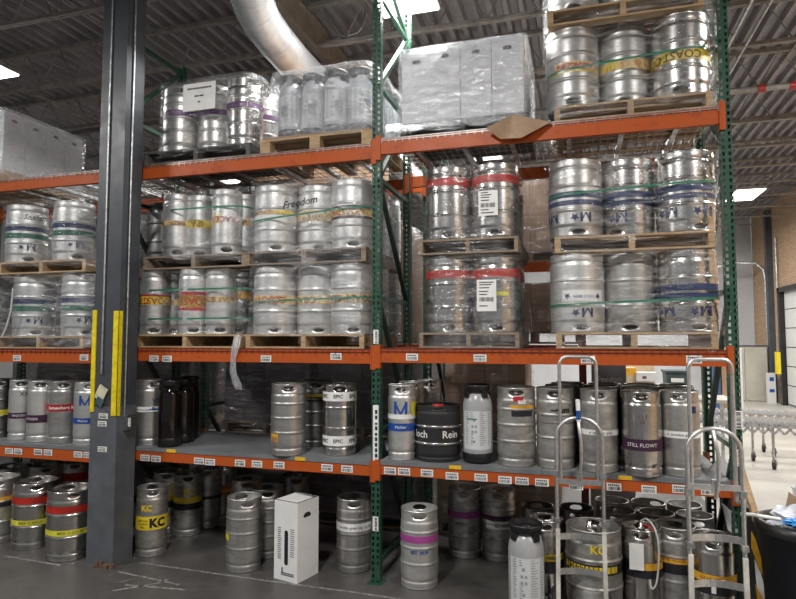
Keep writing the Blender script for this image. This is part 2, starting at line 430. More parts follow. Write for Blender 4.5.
def strap(x0,x1,y0,y1,z,label,r=.2,dz=.0,w=.017,grp=None):
    pts=rrect(x0,x1,y0,y1,r); vs=[];fs=[];n=len(pts)
    for p in pts:
        zz=z+dz*((p.x-x0)/(x1-x0)-.5)
        vs+= [(p.x,p.y,zz-w/2),(p.x,p.y,zz+w/2)]
    for i in range(n): j=(i+1)%n; fs.append((2*i,2*j,2*j+1,2*i+1))
    o=MB().add(vs,fs).build('green_strap',gband); return tag(o,label,'strap',grp)
# ================================================================ SETTING
fl=MB(); 
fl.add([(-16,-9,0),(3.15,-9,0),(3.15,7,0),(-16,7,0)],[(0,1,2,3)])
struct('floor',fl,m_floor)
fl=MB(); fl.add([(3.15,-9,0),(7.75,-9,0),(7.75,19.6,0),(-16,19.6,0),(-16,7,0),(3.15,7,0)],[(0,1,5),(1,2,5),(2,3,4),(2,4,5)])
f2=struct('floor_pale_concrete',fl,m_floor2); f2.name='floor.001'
# worn joint lines on the concrete
def line(pts,w=.026):
    mb=MB()
    for a,b in zip(pts,pts[1:]):
        a=Vector((*a,0));b=Vector((*b,0)); d=(b-a).normalized(); n=Vector((-d.y,d.x,0))*w/2
        q=[a+n,a-n,b-n,b+n]; mb.add([(v.x,v.y,.0015) for v in q],[(0,1,2,3)])
    return mb
struct('trim_1',line([(-3.55,-.39),(-2.85,-.43)]),chalk)
struct('trim_2',line([(-2.21,-.17),(-.96,-.207),(-.1,-.217),(.7,-.25)]),chalk)
struct('trim_3',line([(-1.99,-.62),(-1.44,-.56)]),chalk)
struct('trim_4',line([(-2.25,-.40),(-1.55,-.49)]),chalk)
struct('trim_5',line([(-2.0,-.75),(-1.75,-.52),(-1.72,-.42)]),chalk)
struct('trim_6',line([(-2.1,-.62),(-1.99,-.48)],.014),chalk)
# ceiling deck: ribs run into the depth
cd=MB(); vs=[];fs=[]; x=-16.; prof=[]
while x<9:
    prof+=[(x,6.34),(x+.06,6.34),(x+.085,6.43),(x+.175,6.43)]; x+=.20
for Yv in (-9,19.6):
    for (px,pz) in prof: vs.append((px,Yv,pz))
n=len(prof)
for i in range(n-1): fs.append((i,i+1,n+i+1,n+i))
cd.add(vs,fs); struct('ceiling',cd,m_deck)
wb=MB().box(-16,7.7,19.45,19.6,0,6.4); struct('wall_back',wb,m_white_wall)
wr=MB(); 
wr.box(7.72,7.9,16.65,19.45,0,6.4); wr.box(7.72,7.9,12.0,16.65,3.49,6.4); wr.box(7.72,7.9,-9,12.0,0,6.4)
struct('wall_right',wr,m_brick)
wl=MB().box(-16.2,-16,-9,19.6,0,6.4); struct('wall_left',wl,m_white_wall)
# dock door
dd=MB()
for k in range(6): dd.box(7.74,7.78,12.05,16.2,.06+k*.575,.06+k*.575+.555)
door=struct('door_1',dd,m_door)
dg=MB()
for k in range(7): dg.box(7.735,7.75,12.05,16.2,.035+k*.575,.06+k*.575)
o=dg.build('panel_seam',ink,door)
MB().box(7.60,7.75,16.25,16.42,0,3.6).box(7.60,7.75,12.0,16.42,3.45,3.6).build('door_frame',black,door)
MB().tube([(7.66,16.55,0),(7.66,16.55,5.2)],.03).build('door_track',galv,door)
# wall details
o=MB().box(7.48,7.58,16.2,16.42,.95,1.62).mesh('yellow_pad',yellow)
tag(link('yellow_bumper_pad',o),'yellow padded cover hanging beside the white dock door','pad')
col=MB().box(7.55,7.72,17.1,17.35,0,6.2); tag(col.build('wall_steel_post',colp),'dark steel post standing against the far brick wall','post')
pts=[(6.2,18.6,4.55),(6.9,18.2,4.62),(7.4,17.75,4.55),(7.58,17.6,4.3),(7.62,17.6,3.9),(7.62,17.6,0.02)]
tag(MB().tube(pts,.045,8).build('bent_pipe',galv),'pale bent pipe coming down the far brick wall','pipe')
cb=empty('tall_cabinet',(6.2,17.3,0),0,'tall greige double door cabinet against the far white wall','cabinet')
MB().box(0,1.32,.03,.7,0,1.78).build('body',m_grey_panel,cb); MB().box(0.01,.64,0,.03,.03,1.75).build('door',m_grey_panel,cb); MB().box(.66,1.3,0,.03,.03,1.75).build('door',m_grey_panel,cb)
MB().box(-.01,1.33,-.005,.71,1.78,1.81).build('top_rim',colp,cb)
pr=empty('poster_roll_box',(7.35,16.75,0),0,'white upright carton with blue marks beside the dock door','carton')
MB().box(0,.22,0,.2,0,.95).build('carton_body',m_door,pr); 
MB().box(.05,.17,-.004,0,.70,.82).box(.04,.18,-.004,0,.35,.45).build('blue_mark',mblue,pr)
# joists
jb=MB(); X0,X1=-15.5,7.6
for yy in (-.03,.012): jb.box(X0,X1,yy-.008,yy+.022,6.28,6.34); jb.box(X0,X1,yy-.008,yy+.022,5.74,5.785)
k=0; x=X0
while x+.6<X1:
    jb.tube([(x,0,5.77),(x+.3,0,6.31),(x+.6,0,5.77)],.011,5); x+=.6
jm=jb.mesh('roof_joist',m_joist)
for k,yy in enumerate([-1.1+1.53*i for i in range(13)]):
    o=link('roof_joist',jm,loc=(0,yy,0)); tag(o,'open web steel joist crossing under the ribbed roof deck','roof joist','open web joists under the roof deck')
g=MB(); g.box(-1.50,-1.38,-2,19,5.66,5.68).box(-1.445,-1.435,-2,19,5.68,5.98).box(-1.50,-1.38,-2,19,5.98,6.0)
tag(g.build('roof_girder',m_girder),'tan painted steel girder running back beside the round duct','girder')
# bridging rods
for k,(xx) in enumerate((-6.3,-3.7,1.9,4.4)):
    tag(MB().bar((xx,-2,5.80),(xx,19,5.80),.03,.03).build('bridging_bar',m_joist),'thin steel bridging bar tying the roof joists','bar','bridging bars between the joists')
# spiral duct with an elbow
d=[at(240,-50,Z=5.45),at(250,-8,Z=5.38),at(255,8,Z=5.34),at(263,24,Z=5.30),at(275,40,Z=5.26),at(294,62,Z=5.22)]
dirv=Vector((0,1,0)); last=d[-1]; path=d+[last+Vector((0,.8,0)),last+Vector((0,3,0)),last+Vector((0,9,0))]
du=empty('round_air_duct',tuple(d[1]),0,'large round silver air duct with an elbow under the roof','duct')
m4=Matrix.Translation(-d[1])
MB().tube([m4@p for p in path],.205,24).build('duct_shell',m_duct,du)
sm=MB()
for a,b in zip(path,path[1:]):
    L=(b-a).length; nrm=(b-a).normalized(); q=0
    steps=[0] if L<.9 else [i*.28 for i in range(int(min(L,4)/.28))]
    for s_ in steps: c=m4@(a+nrm*s_); sm.tube([c-nrm*.009,c+nrm*.009],.213,24,0,False)
sm.build('seam_ring',m_duct,du)
# conduits and pipes under the roof
tag(MB().tube([at(296,44,Y=2.2),at(330,39,Y=2.2),at(350,35,Y=2.2),at(358,32,Y=2.2),at(363,26,Y=2.2),at(365,15,Y=2.2),at(366,-5,Y=2.2)],.012,6).build('bent_conduit',galv),'thin conduit bending upward under the roof right of the duct','conduit')
p=at(752,0,Z=5.6); tag(MB().tube([p-Vector((0,2,0)),p+Vector((0,9,0))],.022,6).build('roof_conduit',galv),'thick pale conduit running back above the right rack','conduit')
p=at(772,0,Z=5.65); tag(MB().tube([p-Vector((0,2,0)),p+Vector((0,9,0))],.014,6).build('roof_conduit',galv),'thinner pale conduit running back at the far right of roof','conduit')
sp=empty('sprinkler_pipe',(2.8,3.5,5.18),0,'dark sprinkler pipe with red couplings at top right','pipe')
MB().tube([(-.6,0,0),(4.8,0,0)],.035,10).build('pipe_run',m_joist,sp)
for xx in (1.13,1.48): MB().tube([(xx-.04,0,0),(xx+.04,0,0)],.05,10).build('coupling',redb,sp)
# lamps
lp=None
LAMPS=[(-5.87,.68),(-.03,.68),(5.6,.68),(-5.8,-4.05),(-.03,-4.05),(5.6,-4.05),(5.72,11.85),(-.03,6.6),(-5.8,6.6),(6.3,6.6),(-.03,11.85),(3.0,15.5)]
LABL={(-5.87,.68):'bright white rectangular ceiling lamp at the left edge',(-.03,.68):'bright white ceiling lamp near the top centre, above the wrapped white boxes',(5.72,11.85):'bright ceiling lamp far back, seen right of the rack'}
for i,(lx,ly) in enumerate(LAMPS):
    if lp is None:
        o=lp=empty('ceiling_lamp')
        MB().box(-.33,.33,-.62,.62,.02,.09).build('housing',alu,o)
        MB().box(-.31,.31,-.60,.60,0,.021).build('diffuser',m_led,o)
        MB().tube([(0,-.5,.09),(0,-.5,.75)],.006,5).tube([(0,.5,.09),(0,.5,.75)],.006,5).build('hanger',galv,o)
    else: o=copy_tree(lp)
    o.location=(lx,ly,5.6); tag(o,LABL.get((lx,ly),'white rectangular ceiling lamp over the aisle'),'ceiling lamp','ceiling lamps')
    ld=bpy.data.lights.new('lamp_light','AREA'); ld.shape='RECTANGLE'; ld.size=.6; ld.size_y=1.18
    ld.energy=290 if ly<0 else (290 if ly<2 else 310); ld.color=(1,.975,.94)
    if (lx,ly)==(5.6,-4.05): ld.energy=230
    lo=bpy.data.objects.new('lamp_light',ld); COL.objects.link(lo); lo.parent=o; lo.location=(0,0,-.012)
# ================================================================ BUILDING COLUMN
cx0,cx1,cy0,cy1=-2.67,-2.385,-.32,-.075
cl=empty('building_column',((cx0+cx1)/2,(cy0+cy1)/2,0),0,'thick blue grey painted steel column in front of the rack, left','column')
ox,oy=(cx0+cx1)/2,(cy0+cy1)/2; w,h_=(cx1-cx0)/2,(cy1-cy0)/2
MB().box(-w,w,-h_,h_,0,6.3).build('shaft',colp,cl)
MB().box(-w-.004,w+.004,-h_-.004,h_+.004,0,1.42).build('sleeve',mat('column_sleeve',(.105,.115,.13),.5,0,.12,6,.1,col2=(.075,.08,.09)),cl)
MB().tube([(-.03,-h_-.012,1.72),(-.03,-h_-.012,6.2)],.010,6).build('conduit',galv,cl)
MB().tube([(w+.014,-.04,1.33),(w+.014,-.04,6.2)],.010,6).build('conduit',galv,cl)
MB().box(-w-.008,-w+.035,-h_-.012,-h_-.001,1.37,2.31).build('corner_guard',yellow,cl)
MB().box(w-.055,w+.010,-h_-.012,-h_-.001,1.34,2.30).box(w+.001,w+.012,-h_-.012,-h_+.03,1.34,2.30).build('corner_guard',yellow,cl)
ob=MB().box(w+.002,w+.05,-.045,.075,1.20,1.34).build('outlet_box',galv,cl)
MB().box(w+.05,w+.053,-.03,.0,1.23,1.31).build('socket',whitep,ob)
tg=MB().box(-.07,.03,-h_-.03,-h_-.018,1.47,1.60,0,Matrix.Translation((0,0,1.53))@Matrix.Rotation(.5,4,'Y')@Matrix.Translation((0,0,-1.53))).build('hanging_tag',mat('tag_cream',(.55,.52,.38),.6),cl)
MB().box(-.03,.05,-h_-.036,-h_-.031,1.43,1.50,0,Matrix.Translation((0,0,1.53))@Matrix.Rotation(.5,4,'Y')@Matrix.Translation((0,0,-1.53))).build('tag_block',teal,tg)
def barcode(parent,x,y,z,w=.105,h=.058,vert=False,name='barcode_label',m=None):
    mb=MB(); mb.add([(x-w/2,y,z-h/2),(x+w/2,y,z-h/2),(x+w/2,y,z+h/2),(x-w/2,y,z+h/2)],[(0,1,2,3)],0)
    yb=y-.0012; rnd=random.Random(int(x*1000)+int(z*77))
    if not vert:
        n=11
        for i in range(n):
            bx=x-w*.42+w*.84*i/n; bw=w*.84/n*rnd.choice((.35,.5,.7))
            mb.add([(bx,yb,z-h*.38),(bx+bw,yb,z-h*.38),(bx+bw,yb,z+h*.02),(bx,yb,z+h*.02)],[(0,1,2,3)],1)
        for i in range(6):
            bx=x-w*.40+w*.8*i/6; mb.add([(bx,yb,z+h*.14),(bx+w*.09,yb,z+h*.14),(bx+w*.09,yb,z+h*.34),(bx,yb,z+h*.34)],[(0,1,2,3)],1)
    else:
        n=11
        for i in range(n):
            bz=z-h*.45+h*.9*i/n; bw=h*.9/n*rnd.choice((.35,.5,.7))
            mb.add([(x-w*.12,yb,bz),(x+w*.3,yb,bz),(x+w*.3,yb,bz+bw),(x-w*.12,yb,bz+bw)],[(0,1,2,3)],1)
    return mb.build(name,[m or whitep,ink],parent)
barcode(cl,.0,-h_-.006,1.335,.10,.048); barcode(cl,-.01,-h_-.006,1.265,.10,.048); barcode(cl,-.0,-h_-.006,1.035,.10,.048)
deb=MB()
for k in range(14):
    a=random.uniform(-.12,.16); deb.box(a,a+random.uniform(.01,.035),-.02+random.uniform(-.03,.03),.01,0,random.uniform(.01,.06))
o=deb.build('rubble',mat('rubble_brown',(.14,.09,.06),.9)); o.location=(cx1-.05,cy0-.03,0); tag(o,'small pile of crumbled debris at the foot of the column','debris',kind='stuff')
# ================================================================ RACKING
def post_mesh(h):
    mb=MB(); W=.038; D=.07; xs=[-W,-.030,-.012,.012,.030,W]; P=.0508; hh=.028
    n=int(h/P)
    def strip(cuts,holes,f):
        for i in range(n):
            za,zb,zc=i*P,i*P+hh,(i+1)*P
            for j in range(len(cuts)-1):
                if j in holes: mb.add([f(cuts[j],zb),f(cuts[j+1],zb),f(cuts[j+1],zc),f(cuts[j],zc)],[(0,1,2,3)])
                else: mb.add([f(cuts[j],za),f(cuts[j+1],za),f(cuts[j+1],zc),f(cuts[j],zc)],[(0,1,2,3)])
    strip(xs,(1,3),lambda a,z:(a,0,z))
    ys=[0,.024,.044,D]
    strip(ys,(1,),lambda a,z:(-W,a,z)); strip(ys,(1,),lambda a,z:(W,a,z))
    for s in (-1,1): mb.box(s*W-(0 if s<0 else .014),s*W+(.014 if s<0 else 0),D-.003,D,0,n*P)
    return mb.mesh('post',green)
PM={}
def frame(x,h,label,y0=0,D=1.04,par=None,flipx=1):
    o=empty('upright_frame',(x,y0,0),0,label,'rack upright')
    if h not in PM: PM[h]=post_mesh(h)
    link('post',PM[h],o); link('post',PM[h],o,loc=(0,D,0),rot=(0,0,PI))
    MB().box(-.06,.06,-.03,.11,0,.008).build('foot_plate',green,o); MB().box(-.06,.06,D-.11,D+.03,0,.008).build('foot_plate',green,o)
    js=[.15,1.25,2.40,3.45,4.3,5.15]
    for z in js:
        if z<h: MB().box(-.018,.018,.07,D-.07,z-.02,z+.02).build('horizontal_brace',green,o)
    dirs=[1,1,1,0,0,1]
    for i,(a,b) in enumerate(zip(js,js[1:]+[5.9])):
        if b>h: b=h
        if b-a<.2: continue
        za,zb=(a,b) if dirs[i]==0 else (b,a)
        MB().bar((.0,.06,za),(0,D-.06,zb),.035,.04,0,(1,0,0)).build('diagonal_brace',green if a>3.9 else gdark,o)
    return o
f_c=frame(0.0,5.6,'green punched rack upright in the middle, between the bays')
f_r=frame(2.745,5.6,'green punched rack upright at the right end of the rack')
f_l=frame(-2.75,5.25,'green punched rack upright mostly hidden behind the building column')
frame(-5.5,4.2,'green punched rack upright beyond the left edge')
barcode(f_c,0,-.002,1.20,.05,.56,True); barcode(f_c,0,-.002,.49,.05,.12,True); barcode(f_c,0,-.002,2.06,.045,.12,True)
barcode(f_r,.01,-.002,1.46,.07,.13,True); barcode(f_r,.01,-.002,1.19,.05,.12,True)
yl=mat('label_yellow',(.75,.45,.02),.5)
def beam(x0,x1,y,z0,z1,label,labels=(),lip=True,rear=False,dz=0,name='rack_beam'):
    o=empty(name,(x0,y,z0),0,label,'rack beam'); L=x1-x0; H=z1-z0
    b=MB(); b.box(.04,L-.04,0,.045,0,H-.03 if lip else H)
    if lip: b.box(.04,L-.04,0,.020,H-.03,H)
    b.build('beam_body',orange,o)
    for xx in (.0,L): 
        s=1 if xx==0 else -1
        q=MB(); q.box(min(xx+s*.036,xx+s*.044),max(xx+s*.036,xx+s*.044),-.012,.05,-.05,H+.04); q.box(min(xx,xx+s*.04),max(xx,xx+s*.04),-.006,.0,-.05,H+.04)
        q.build('end_connector',orange,o)
    for px,py in labels:
        p=at(px,py,Y=y-.004); barcode(o,p.x-x0,-.004,p.z-z0)
    return o
def Lb(y,*xs): return [(x,y) for x in xs]
beam(0,2.745,-.01,1.842,1.952,'orange front beam of the right bay at eye height',[(412,357),(480,358),(588,359.5),(694,359.5)])
beam(-2.75,0,-.01,1.83,1.945,'orange front beam of the left bay at eye height',[(154,358.5),(167,358.8),(266,358.7),(336,356.5)])
beam(-5.5,-2.75,-.01,1.80,1.925,'orange front beam at eye height, left of the column',[(17,358),(84,357.5)])
beam(0,2.745,-.01,3.646,3.775,'orange front beam of the right bay near the top')
beam(-2.75,0,-.01,3.615,3.745,'orange front beam of the left bay near the top')
beam(-5.5,-2.75,-.01,3.62,3.74,'orange front beam near the top, left of the column')
lowR=beam(0,2.745,-.01,.903,.985,'orange low front beam of the right bay with many barcodes',
 [(390,470.7),(404,471.5),(427,473),(452,476),(481,477.5),(505,480),(522,481),(542,482.5),(576,486),(614,487),(649,489.5),(680,489),(709,491)],lip=False)
lowM=beam(-2.75,0,-.01,.885,.975,'orange low front beam of the left bay with barcodes',
 [(145,457.8),(156,458.8),(199,461),(210,462),(240,463),(257,464),(279,465),(327,467.7),(347,469)],lip=False)
lowL=beam(-5.5,-2.75,-.01,.83,.94,'orange low front beam left of the column with barcodes',
 [(9,451),(18,451.5),(38,452),(48,452.5),(78,454.5),(88,455)],lip=False)
for n_,(x0,x1,z) in enumerate(((0,2.745,1.842),(-2.75,0,1.83),(-5.5,-2.75,1.80),(0,2.745,3.60),(-2.75,0,3.58),(-5.5,-2.75,3.58),(0,2.745,.9),(-2.75,0,.88),(-5.5,-2.75,.83))):
    beam(x0,x1,1.0,z,z+.11,'orange rear beam of the %s bay, %s level'%(('right','left','far left')[n_%3],('middle','top','low')[n_//3]))
# wire decks
def wdeck(w,d,red):
    mb=MB(); nx=int(w/.062); ny=int(d/.125)
    for i in range(nx+1):
        x=i*w/nx; mb.box(x-.0028,x+.0028,-.012,d+.0,.0,.0056); mb.box(x-.0028,x+.0028,-.020,-.014,-.035,.0056)
    for j in range(ny+1): y=j*d/ny; mb.box(0,w,y-.0028,y+.0028,.0056,.0112)
    mb.box(0,w,-.020,-.014,-.018,-.012)
    return mb.mesh('wire_mesh',red)
redw=mat('wire_red',(.22,.05,.035),.5,.3)
DM={}
def wire_deck(x0,x1,z,label,y0=.0,red=False):
    w=round(x1-x0,3); k=(w,red)
    if k not in DM: 
        cm=MB()
        for i in range(3):
            xx=w*(.18+.32*i); cm.box(xx-.02,xx+.02,-.0,1.03,-.035,-.002)
        DM[k]=(wdeck(w,1.03,redw if red else wire),cm.mesh('support_channel',galv))
    o=empty('wire_deck',(x0,y0,z),0,label,'wire deck','wire decks on the rack beams')
    link('wire_mesh',DM[k][0],o); link('support_channel',DM[k][1],o)
for z,nm in ((1.953,'middle'),(3.776,'top')):
    for bay,(x0,x1) in (('right',(.05,2.70)),('left',(-2.70,-.05)),('far left',(-5.45,-2.8))):
        zz=z if bay=='right' else (z-.008 if nm=='middle' and bay=='left' else (z-.027 if nm=='middle' else (z-.029 if bay=='left' else z-.035)))
        wm=(x1-x0)/2
        for k in range(2): wire_deck(x0+k*wm+.005,x0+(k+1)*wm-.005,zz,'%s wire mesh deck on the %s level of the %s bay'%(('left','right')[k],nm,bay),0.0,nm=='middle')
# solid shelf boards on the low level
for bay,(x0,x1,z,yls) in (('right',(.045,2.70,1.0,[(455,466.3),(625,476.5)])),('left',(-2.70,-.045,.99,[(171,451.8),(300,459.5)])),('far left',(-5.45,-2.8,.955,[]))):
    w=(x1-x0)/2
    for k in range(2):
        o=empty('shelf_board',(x0+k*w,0,z),0,'grey solid shelf board, %s half of the %s bay low level'%(('left','right')[k],bay),'shelf board')
        MB().box(.002,w-.002,-.016,1.03,-.015,.02).build('board_body',board,o)
        for (px,py) in yls:
            p=at(px,py,Y=-.02)
            if x0+k*w<p.x<x0+(k+1)*w: 
                q=MB().box(p.x-x0-k*w-.05,p.x-x0-k*w+.05,-.0185,-.0165,-.013,.017).build('yellow_label',yl,o)
# ================================================================ PALLET LOADS (front rack)
Z1=1.967; Z1k=2.095; Z1p=2.727; Z1q=2.857; Z3=3.79; Z3k=3.92
def layer(xc,z,specs,who,yf=.25,dx=.395,flip=True,side=1,rows=3,kind='half',stag=.12,extra=True,metal=None,sc_=(1,1)):
    """front row left, middle, right given by specs (label, design, metal, turn)"""
    r=KIND[kind][0]
    for i,sp_ in enumerate(specs):
        if sp_ is None: continue
        lab,des,met,tr=sp_
        o=keg(kind,xc+(i-1)*dx,yf+(stag if i==1 else 0),z,lab,None,flip,None,des,met,dr=tr)
        o.scale=(sc_[0],sc_[0],sc_[1]); o.location.z+=(sc_[1]-1)*KH if flip else 0
    if extra:
        for j in range(1,rows):
            for sgn in (side,0):
                if sgn==0 and j>1: continue
                pos='%s row, %s keg back'%('right' if side>0 else 'left',('second','third')[j-1]) if sgn else 'middle row'
                keg(kind,xc+sgn*dx,yf+j*(r*2+.005)+(stag if sgn==0 else 0),z,'keg in %s, %s'%(who,pos),None,flip,random.uniform(-1,1),None,metal or specs[0][2])
# --- right bay, right load
P1x=2.075
pallet(P1x-.58,.03,Z1,'pine pallet on the right bay middle deck, bottom of the right stack')
pallet(P1x-.58,.03,Z1p,'pine pallet between the two keg layers of the right bay right stack')
layer(P1x,Z1k,[('upturned steel keg, white starred label and blue M, lower layer of right stack',D_MW,steel_w,.15),
 ('plain upturned steel keg in the middle of the lower layer, right stack',None,steel,0),
 ('upturned steel keg with navy band and M, right end of lower layer, right stack',D_M1,steel_b,.35)],'the lower layer, right bay right stack',side=-1,dx=.415,sc_=(1.05,1))
layer(P1x,Z1q,[('upturned steel keg with blue M and star, left end of upper layer, right stack',D_M1,steel,.1),
 ('upturned steel keg with navy band, middle of upper layer, right stack',D_M1,steel_b,-.5),
 ('upturned steel keg with navy bands, right end of upper layer against the right upright',D_M1,steel_b,.55)],'the upper layer, right bay right stack',side=-1,dx=.415,sc_=(1.05,1))
strap(P1x-.635,P1x+.635,.03,1.1,Z1k+.235,'green plastic strap around the lower layer of the right bay right stack',dz=.04)
strap(P1x-.635,P1x+.635,.03,1.1,Z1q+.36,'green plastic strap around the upper layer of the right bay right stack',dz=.05)
film(P1x-.65,P1x+.65,.02,1.14,Z1+.02,Z1q+KH-.02,'thin clear stretch wrap around the right bay right keg stack',wrap_mat('film_thin',.015,.2),seed=3,amp=.01)
# --- right bay, left load : polished kegs with red bands
P2x=.79
pallet(P2x-.42,.05,Z1,'pallet under the polished red banded kegs, right bay left stack','old',.72)
pallet(P2x-.42,.05,Z1p+.03,'weathered pallet between the two layers of polished red banded kegs','old',.72)
for zi,(zz,wh) in enumerate(((Z1k,'lower'),(Z1q+.035,'upper'))):
    for i,(sx,nm) in enumerate(((-.205,'left'),(.205,'right'))):
        D_R=((B,.10,.168,'band_red'),) if not(zi==0 and i==1) else ((B,.10,.168,'band_red'),(B,.29,.325,'band_lemon',-.5,.9))
        keg('half',P2x+sx,.28,zz,'polished upturned keg with a red band, %s of the %s layer'%(nm,wh)+(', also a lemon sticker' if zi==0 and i==1 else ''),None,True,None,D_R,steel_b)
        keg('half',P2x+sx,.70,zz,'polished keg behind the %s red banded keg of the %s layer'%(nm,wh),None,True,None,((B,.10,.168,'band_red'),),steel_b)
film(P2x-.43,P2x+.43,.06,1.02,Z1-.0,Z1q+.035+KH,'wrinkled clear stretch wrap around the polished red banded kegs',wrap_c,seed=9,r=.2,amp=.02,top=False)
def paper(x,y,z,w,h,label,txt,rot=0):
    o=empty('paper_label',(x,y,z),0,label,'paper label')
    MB().box(-w/2,w/2,0,.001,-h/2,h/2).build('paper_sheet',whitep,o)
    t=MB()
    for (s,dz,size) in txt: text_flat(t,s,size,face_mtx((0,-.002,dz)))
    if t.v: t.build('print',ink,o)
    return o
q=paper(.965,.045,3.17,.16,.21,'white printed shipping sheet on the upper red banded kegs',())
t=MB()
for i in range(14): t.box(-.06+i*.0085,-.06+i*.0085+random.choice((.003,.005)),-.002,-.001,-.035,.0)
for z in (.085,.065,.045,.02,-.06,-.085): t.box(-.06,.0+random.random()*.06,-.002,-.001,z,z+.008)
t.build('print',ink,q)
q=paper(.945,.045,2.40,.16,.26,'white printed shipping sheet on the lower red banded kegs',())
t=MB()
for i in range(14): t.box(-.06+i*.0085,-.06+i*.0085+random.choice((.003,.005)),-.002,-.001,-.05,-.015)
for z in (.105,.085,.06,.03,.005,-.09): t.box(-.06,.0+random.random()*.06,-.002,-.001,z,z+.008)
t.build('print',ink,q)
# --- left bay, right load : coast kegs, handwriting
P3x=-.70
pallet(P3x-.58,.03,Z1-.01,'pine pallet under the hazy wrapped kegs, left bay right stack')
pallet(P3x-.60,.03,Z1p-.005,'weathered pallet between layers of the hazy wrapped kegs','old',1.03)
def D_C(bm,word,tm,a=0,z0=.285,z1=.35,extra=()): return ((B,z0,z1,bm),(X_,word,(z0+z1)/2,(z1-z0)*1.1,a,tm,.001),(X_,word,(z0+z1)/2,(z1-z0)*1.1,a+1.5,tm,.001))+extra
layer(P3x,Z1k-.012,[('hazy upturned keg with faint cream band, lower layer left, left bay right stack',D_C('band_cream','COAST','band_red',.2,.27,.35),steel_w,0),
 ('hazy upturned keg in the middle of the lower layer, left bay right stack',D_C('band_cream','COAST','print_brown',.8,.27,.35),steel_w,0),
 ('hazy upturned keg with yellow brown lettering, lower layer beside the middle upright',D_C('band_cream','COAST ALE','print_brown',.1,.27,.35),steel_w,0)],'the lower layer, left bay right stack',flip=True)
layer(P3x,Z1q-.012,[('upturned keg with a yellow patch, upper layer left, under the word Freedom',D_C('band_cream','COAST','print_brown',1.0,.24,.28,((B,.27,.35,'label_white'),(B,.24,.27,'band_yellow',-1.2,.1))),steel_w,0),
 ('upturned keg in the middle of the upper layer, left bay right stack',D_C('band_cream','COAST','label_white',.2,.24,.34),steel_w,0),
 ('upturned keg with a bold cream and plum band, upper layer beside the middle upright',D_C('band_cream','COAST','print_brown',.15,.265,.335,((B,.335,.36,'band_plum'),(B,.24,.265,'band_plum'))),steel_w,0)],'the upper layer, left bay right stack',flip=True)
strap(P3x-.61,P3x+.61,.03,1.1,Z1k+.30,'green strap around the lower hazy wrapped kegs',dz=.03)
strap(P3x-.61,P3x+.61,.03,1.1,Z1q+.32,'green strap around the upper hazy wrapped kegs',dz=.09)
film(P3x-.62,P3x+.62,.02,1.12,Z1+.10,Z1q+KH+.01,'hazy stretch wrap with the handwritten word Freedom on it',wrap_m,seed=14,top=True,text=('Freedom',at(300,202,Y=0).x,at(300,203,Y=0).z,.095,.12))
# --- left bay, left load : slim kegs
pallet(-2.52,.03,Z1-.01,'pine pallet under the slim banded kegs, left bay left stack')
pallet(-2.43,.03,Z1p-.01,'old pallet between the two layers of slim kegs, left bay left stack','old',.98)
sl=[('slim',155,.19,'slim upturned keg with yellow and red COAST band, lower layer far left',D_C('band_yellow','COAST','band_red',-.1,.255,.335,((B,.235,.255,'band_crimson'),))),
    ('slim',172,.46,'slim keg set back between two front kegs, lower layer',D_C('band_cream','IPA','band_red',.2,.27,.33)),
    ('slim',194,.17,'slim upturned keg with the large red and yellow COAST label, lower layer',((B,.22,.40,'band_crimson'),(B,.25,.37,'band_yellow'),(X_,'COAST',.31,.095,0,'band_red',.001))),
    ('slim',221,.21,'slim upturned keg with a ragged yellow and maroon word band, lower layer',D_C('band_cream','GOAT ISLE','print_brown',0,.265,.325)),
    ('slim',240,.46,'dark slim keg half hidden at the right end of the lower slim kegs',D_C('band_amber','ALE','print_brown',.3,.20,.27))]
for kd,px,Yc,lab,des in sl:
    p=at(px,300,Y=Yc); keg(kd,p.x,Yc,Z1k-.012,lab,None,True,None,des,steel_k if px==240 else steel_w)
su=[(178,.20,'slim upturned keg with a brown and yellow band, upper layer far left',D_C('band_cream','WEST','print_brown',0,.27,.32)),
    (200,.32,'slim upturned keg with a yellow label, second in the upper slim layer',D_C('band_yellow','IPA','print_brown',.2,.25,.33)),
    (227,.18,'slim upturned keg with red dotted lettering, upper layer right of centre',D_C('label_white','GRACE','band_red',-.1,.255,.325,((B,.25,.33,'band_yellow',.4,1.2),))),
    (244,.40,'slim keg tucked at the right end of the upper slim layer',D_C('band_cream','ALE','print_brown',.3,.25,.32))]
for px,Yc,lab,des in su:
    p=at(px,220,Y=Yc); keg('slim',p.x,Yc,Z1q-.016,lab,None,True,None,des,steel_w)
for k,(xx,yy,zz) in enumerate(((-1.42,.75,Z1k-.012),(-1.75,.55,Z1q-.016),(-1.45,.75,Z1q-.016),(-2.3,.62,Z1q-.016),(-2.3,.75,Z1k-.012),(-1.85,.8,Z1k-.012))):
    keg('slim',xx,yy,zz,'slim keg in the back of the slim keg stack, left bay',"back kegs of the slim keg stack",True,None,None,steel)
strap(-2.48,-1.30,.03,.95,Z1k+.42,'upper green strap around the lower slim kegs'); strap(-2.48,-1.30,.03,.95,Z1k+.14,'lower green strap around the lower slim kegs')
strap(-2.25,-1.32,.03,.95,Z1q+.44,'green strap around the top of the upper slim kegs')
film(-2.50,-1.29,.02,1.02,Z1k,Z1p-.02,'clear stretch wrap around the lower slim kegs',wrap_c,seed=20,amp=.012)
film(-2.27,-1.30,.02,1.0,Z1p+.05,Z1q+KH,'torn clear stretch wrap around the upper slim kegs',wrap_c,seed=25,amp=.02,top=True)
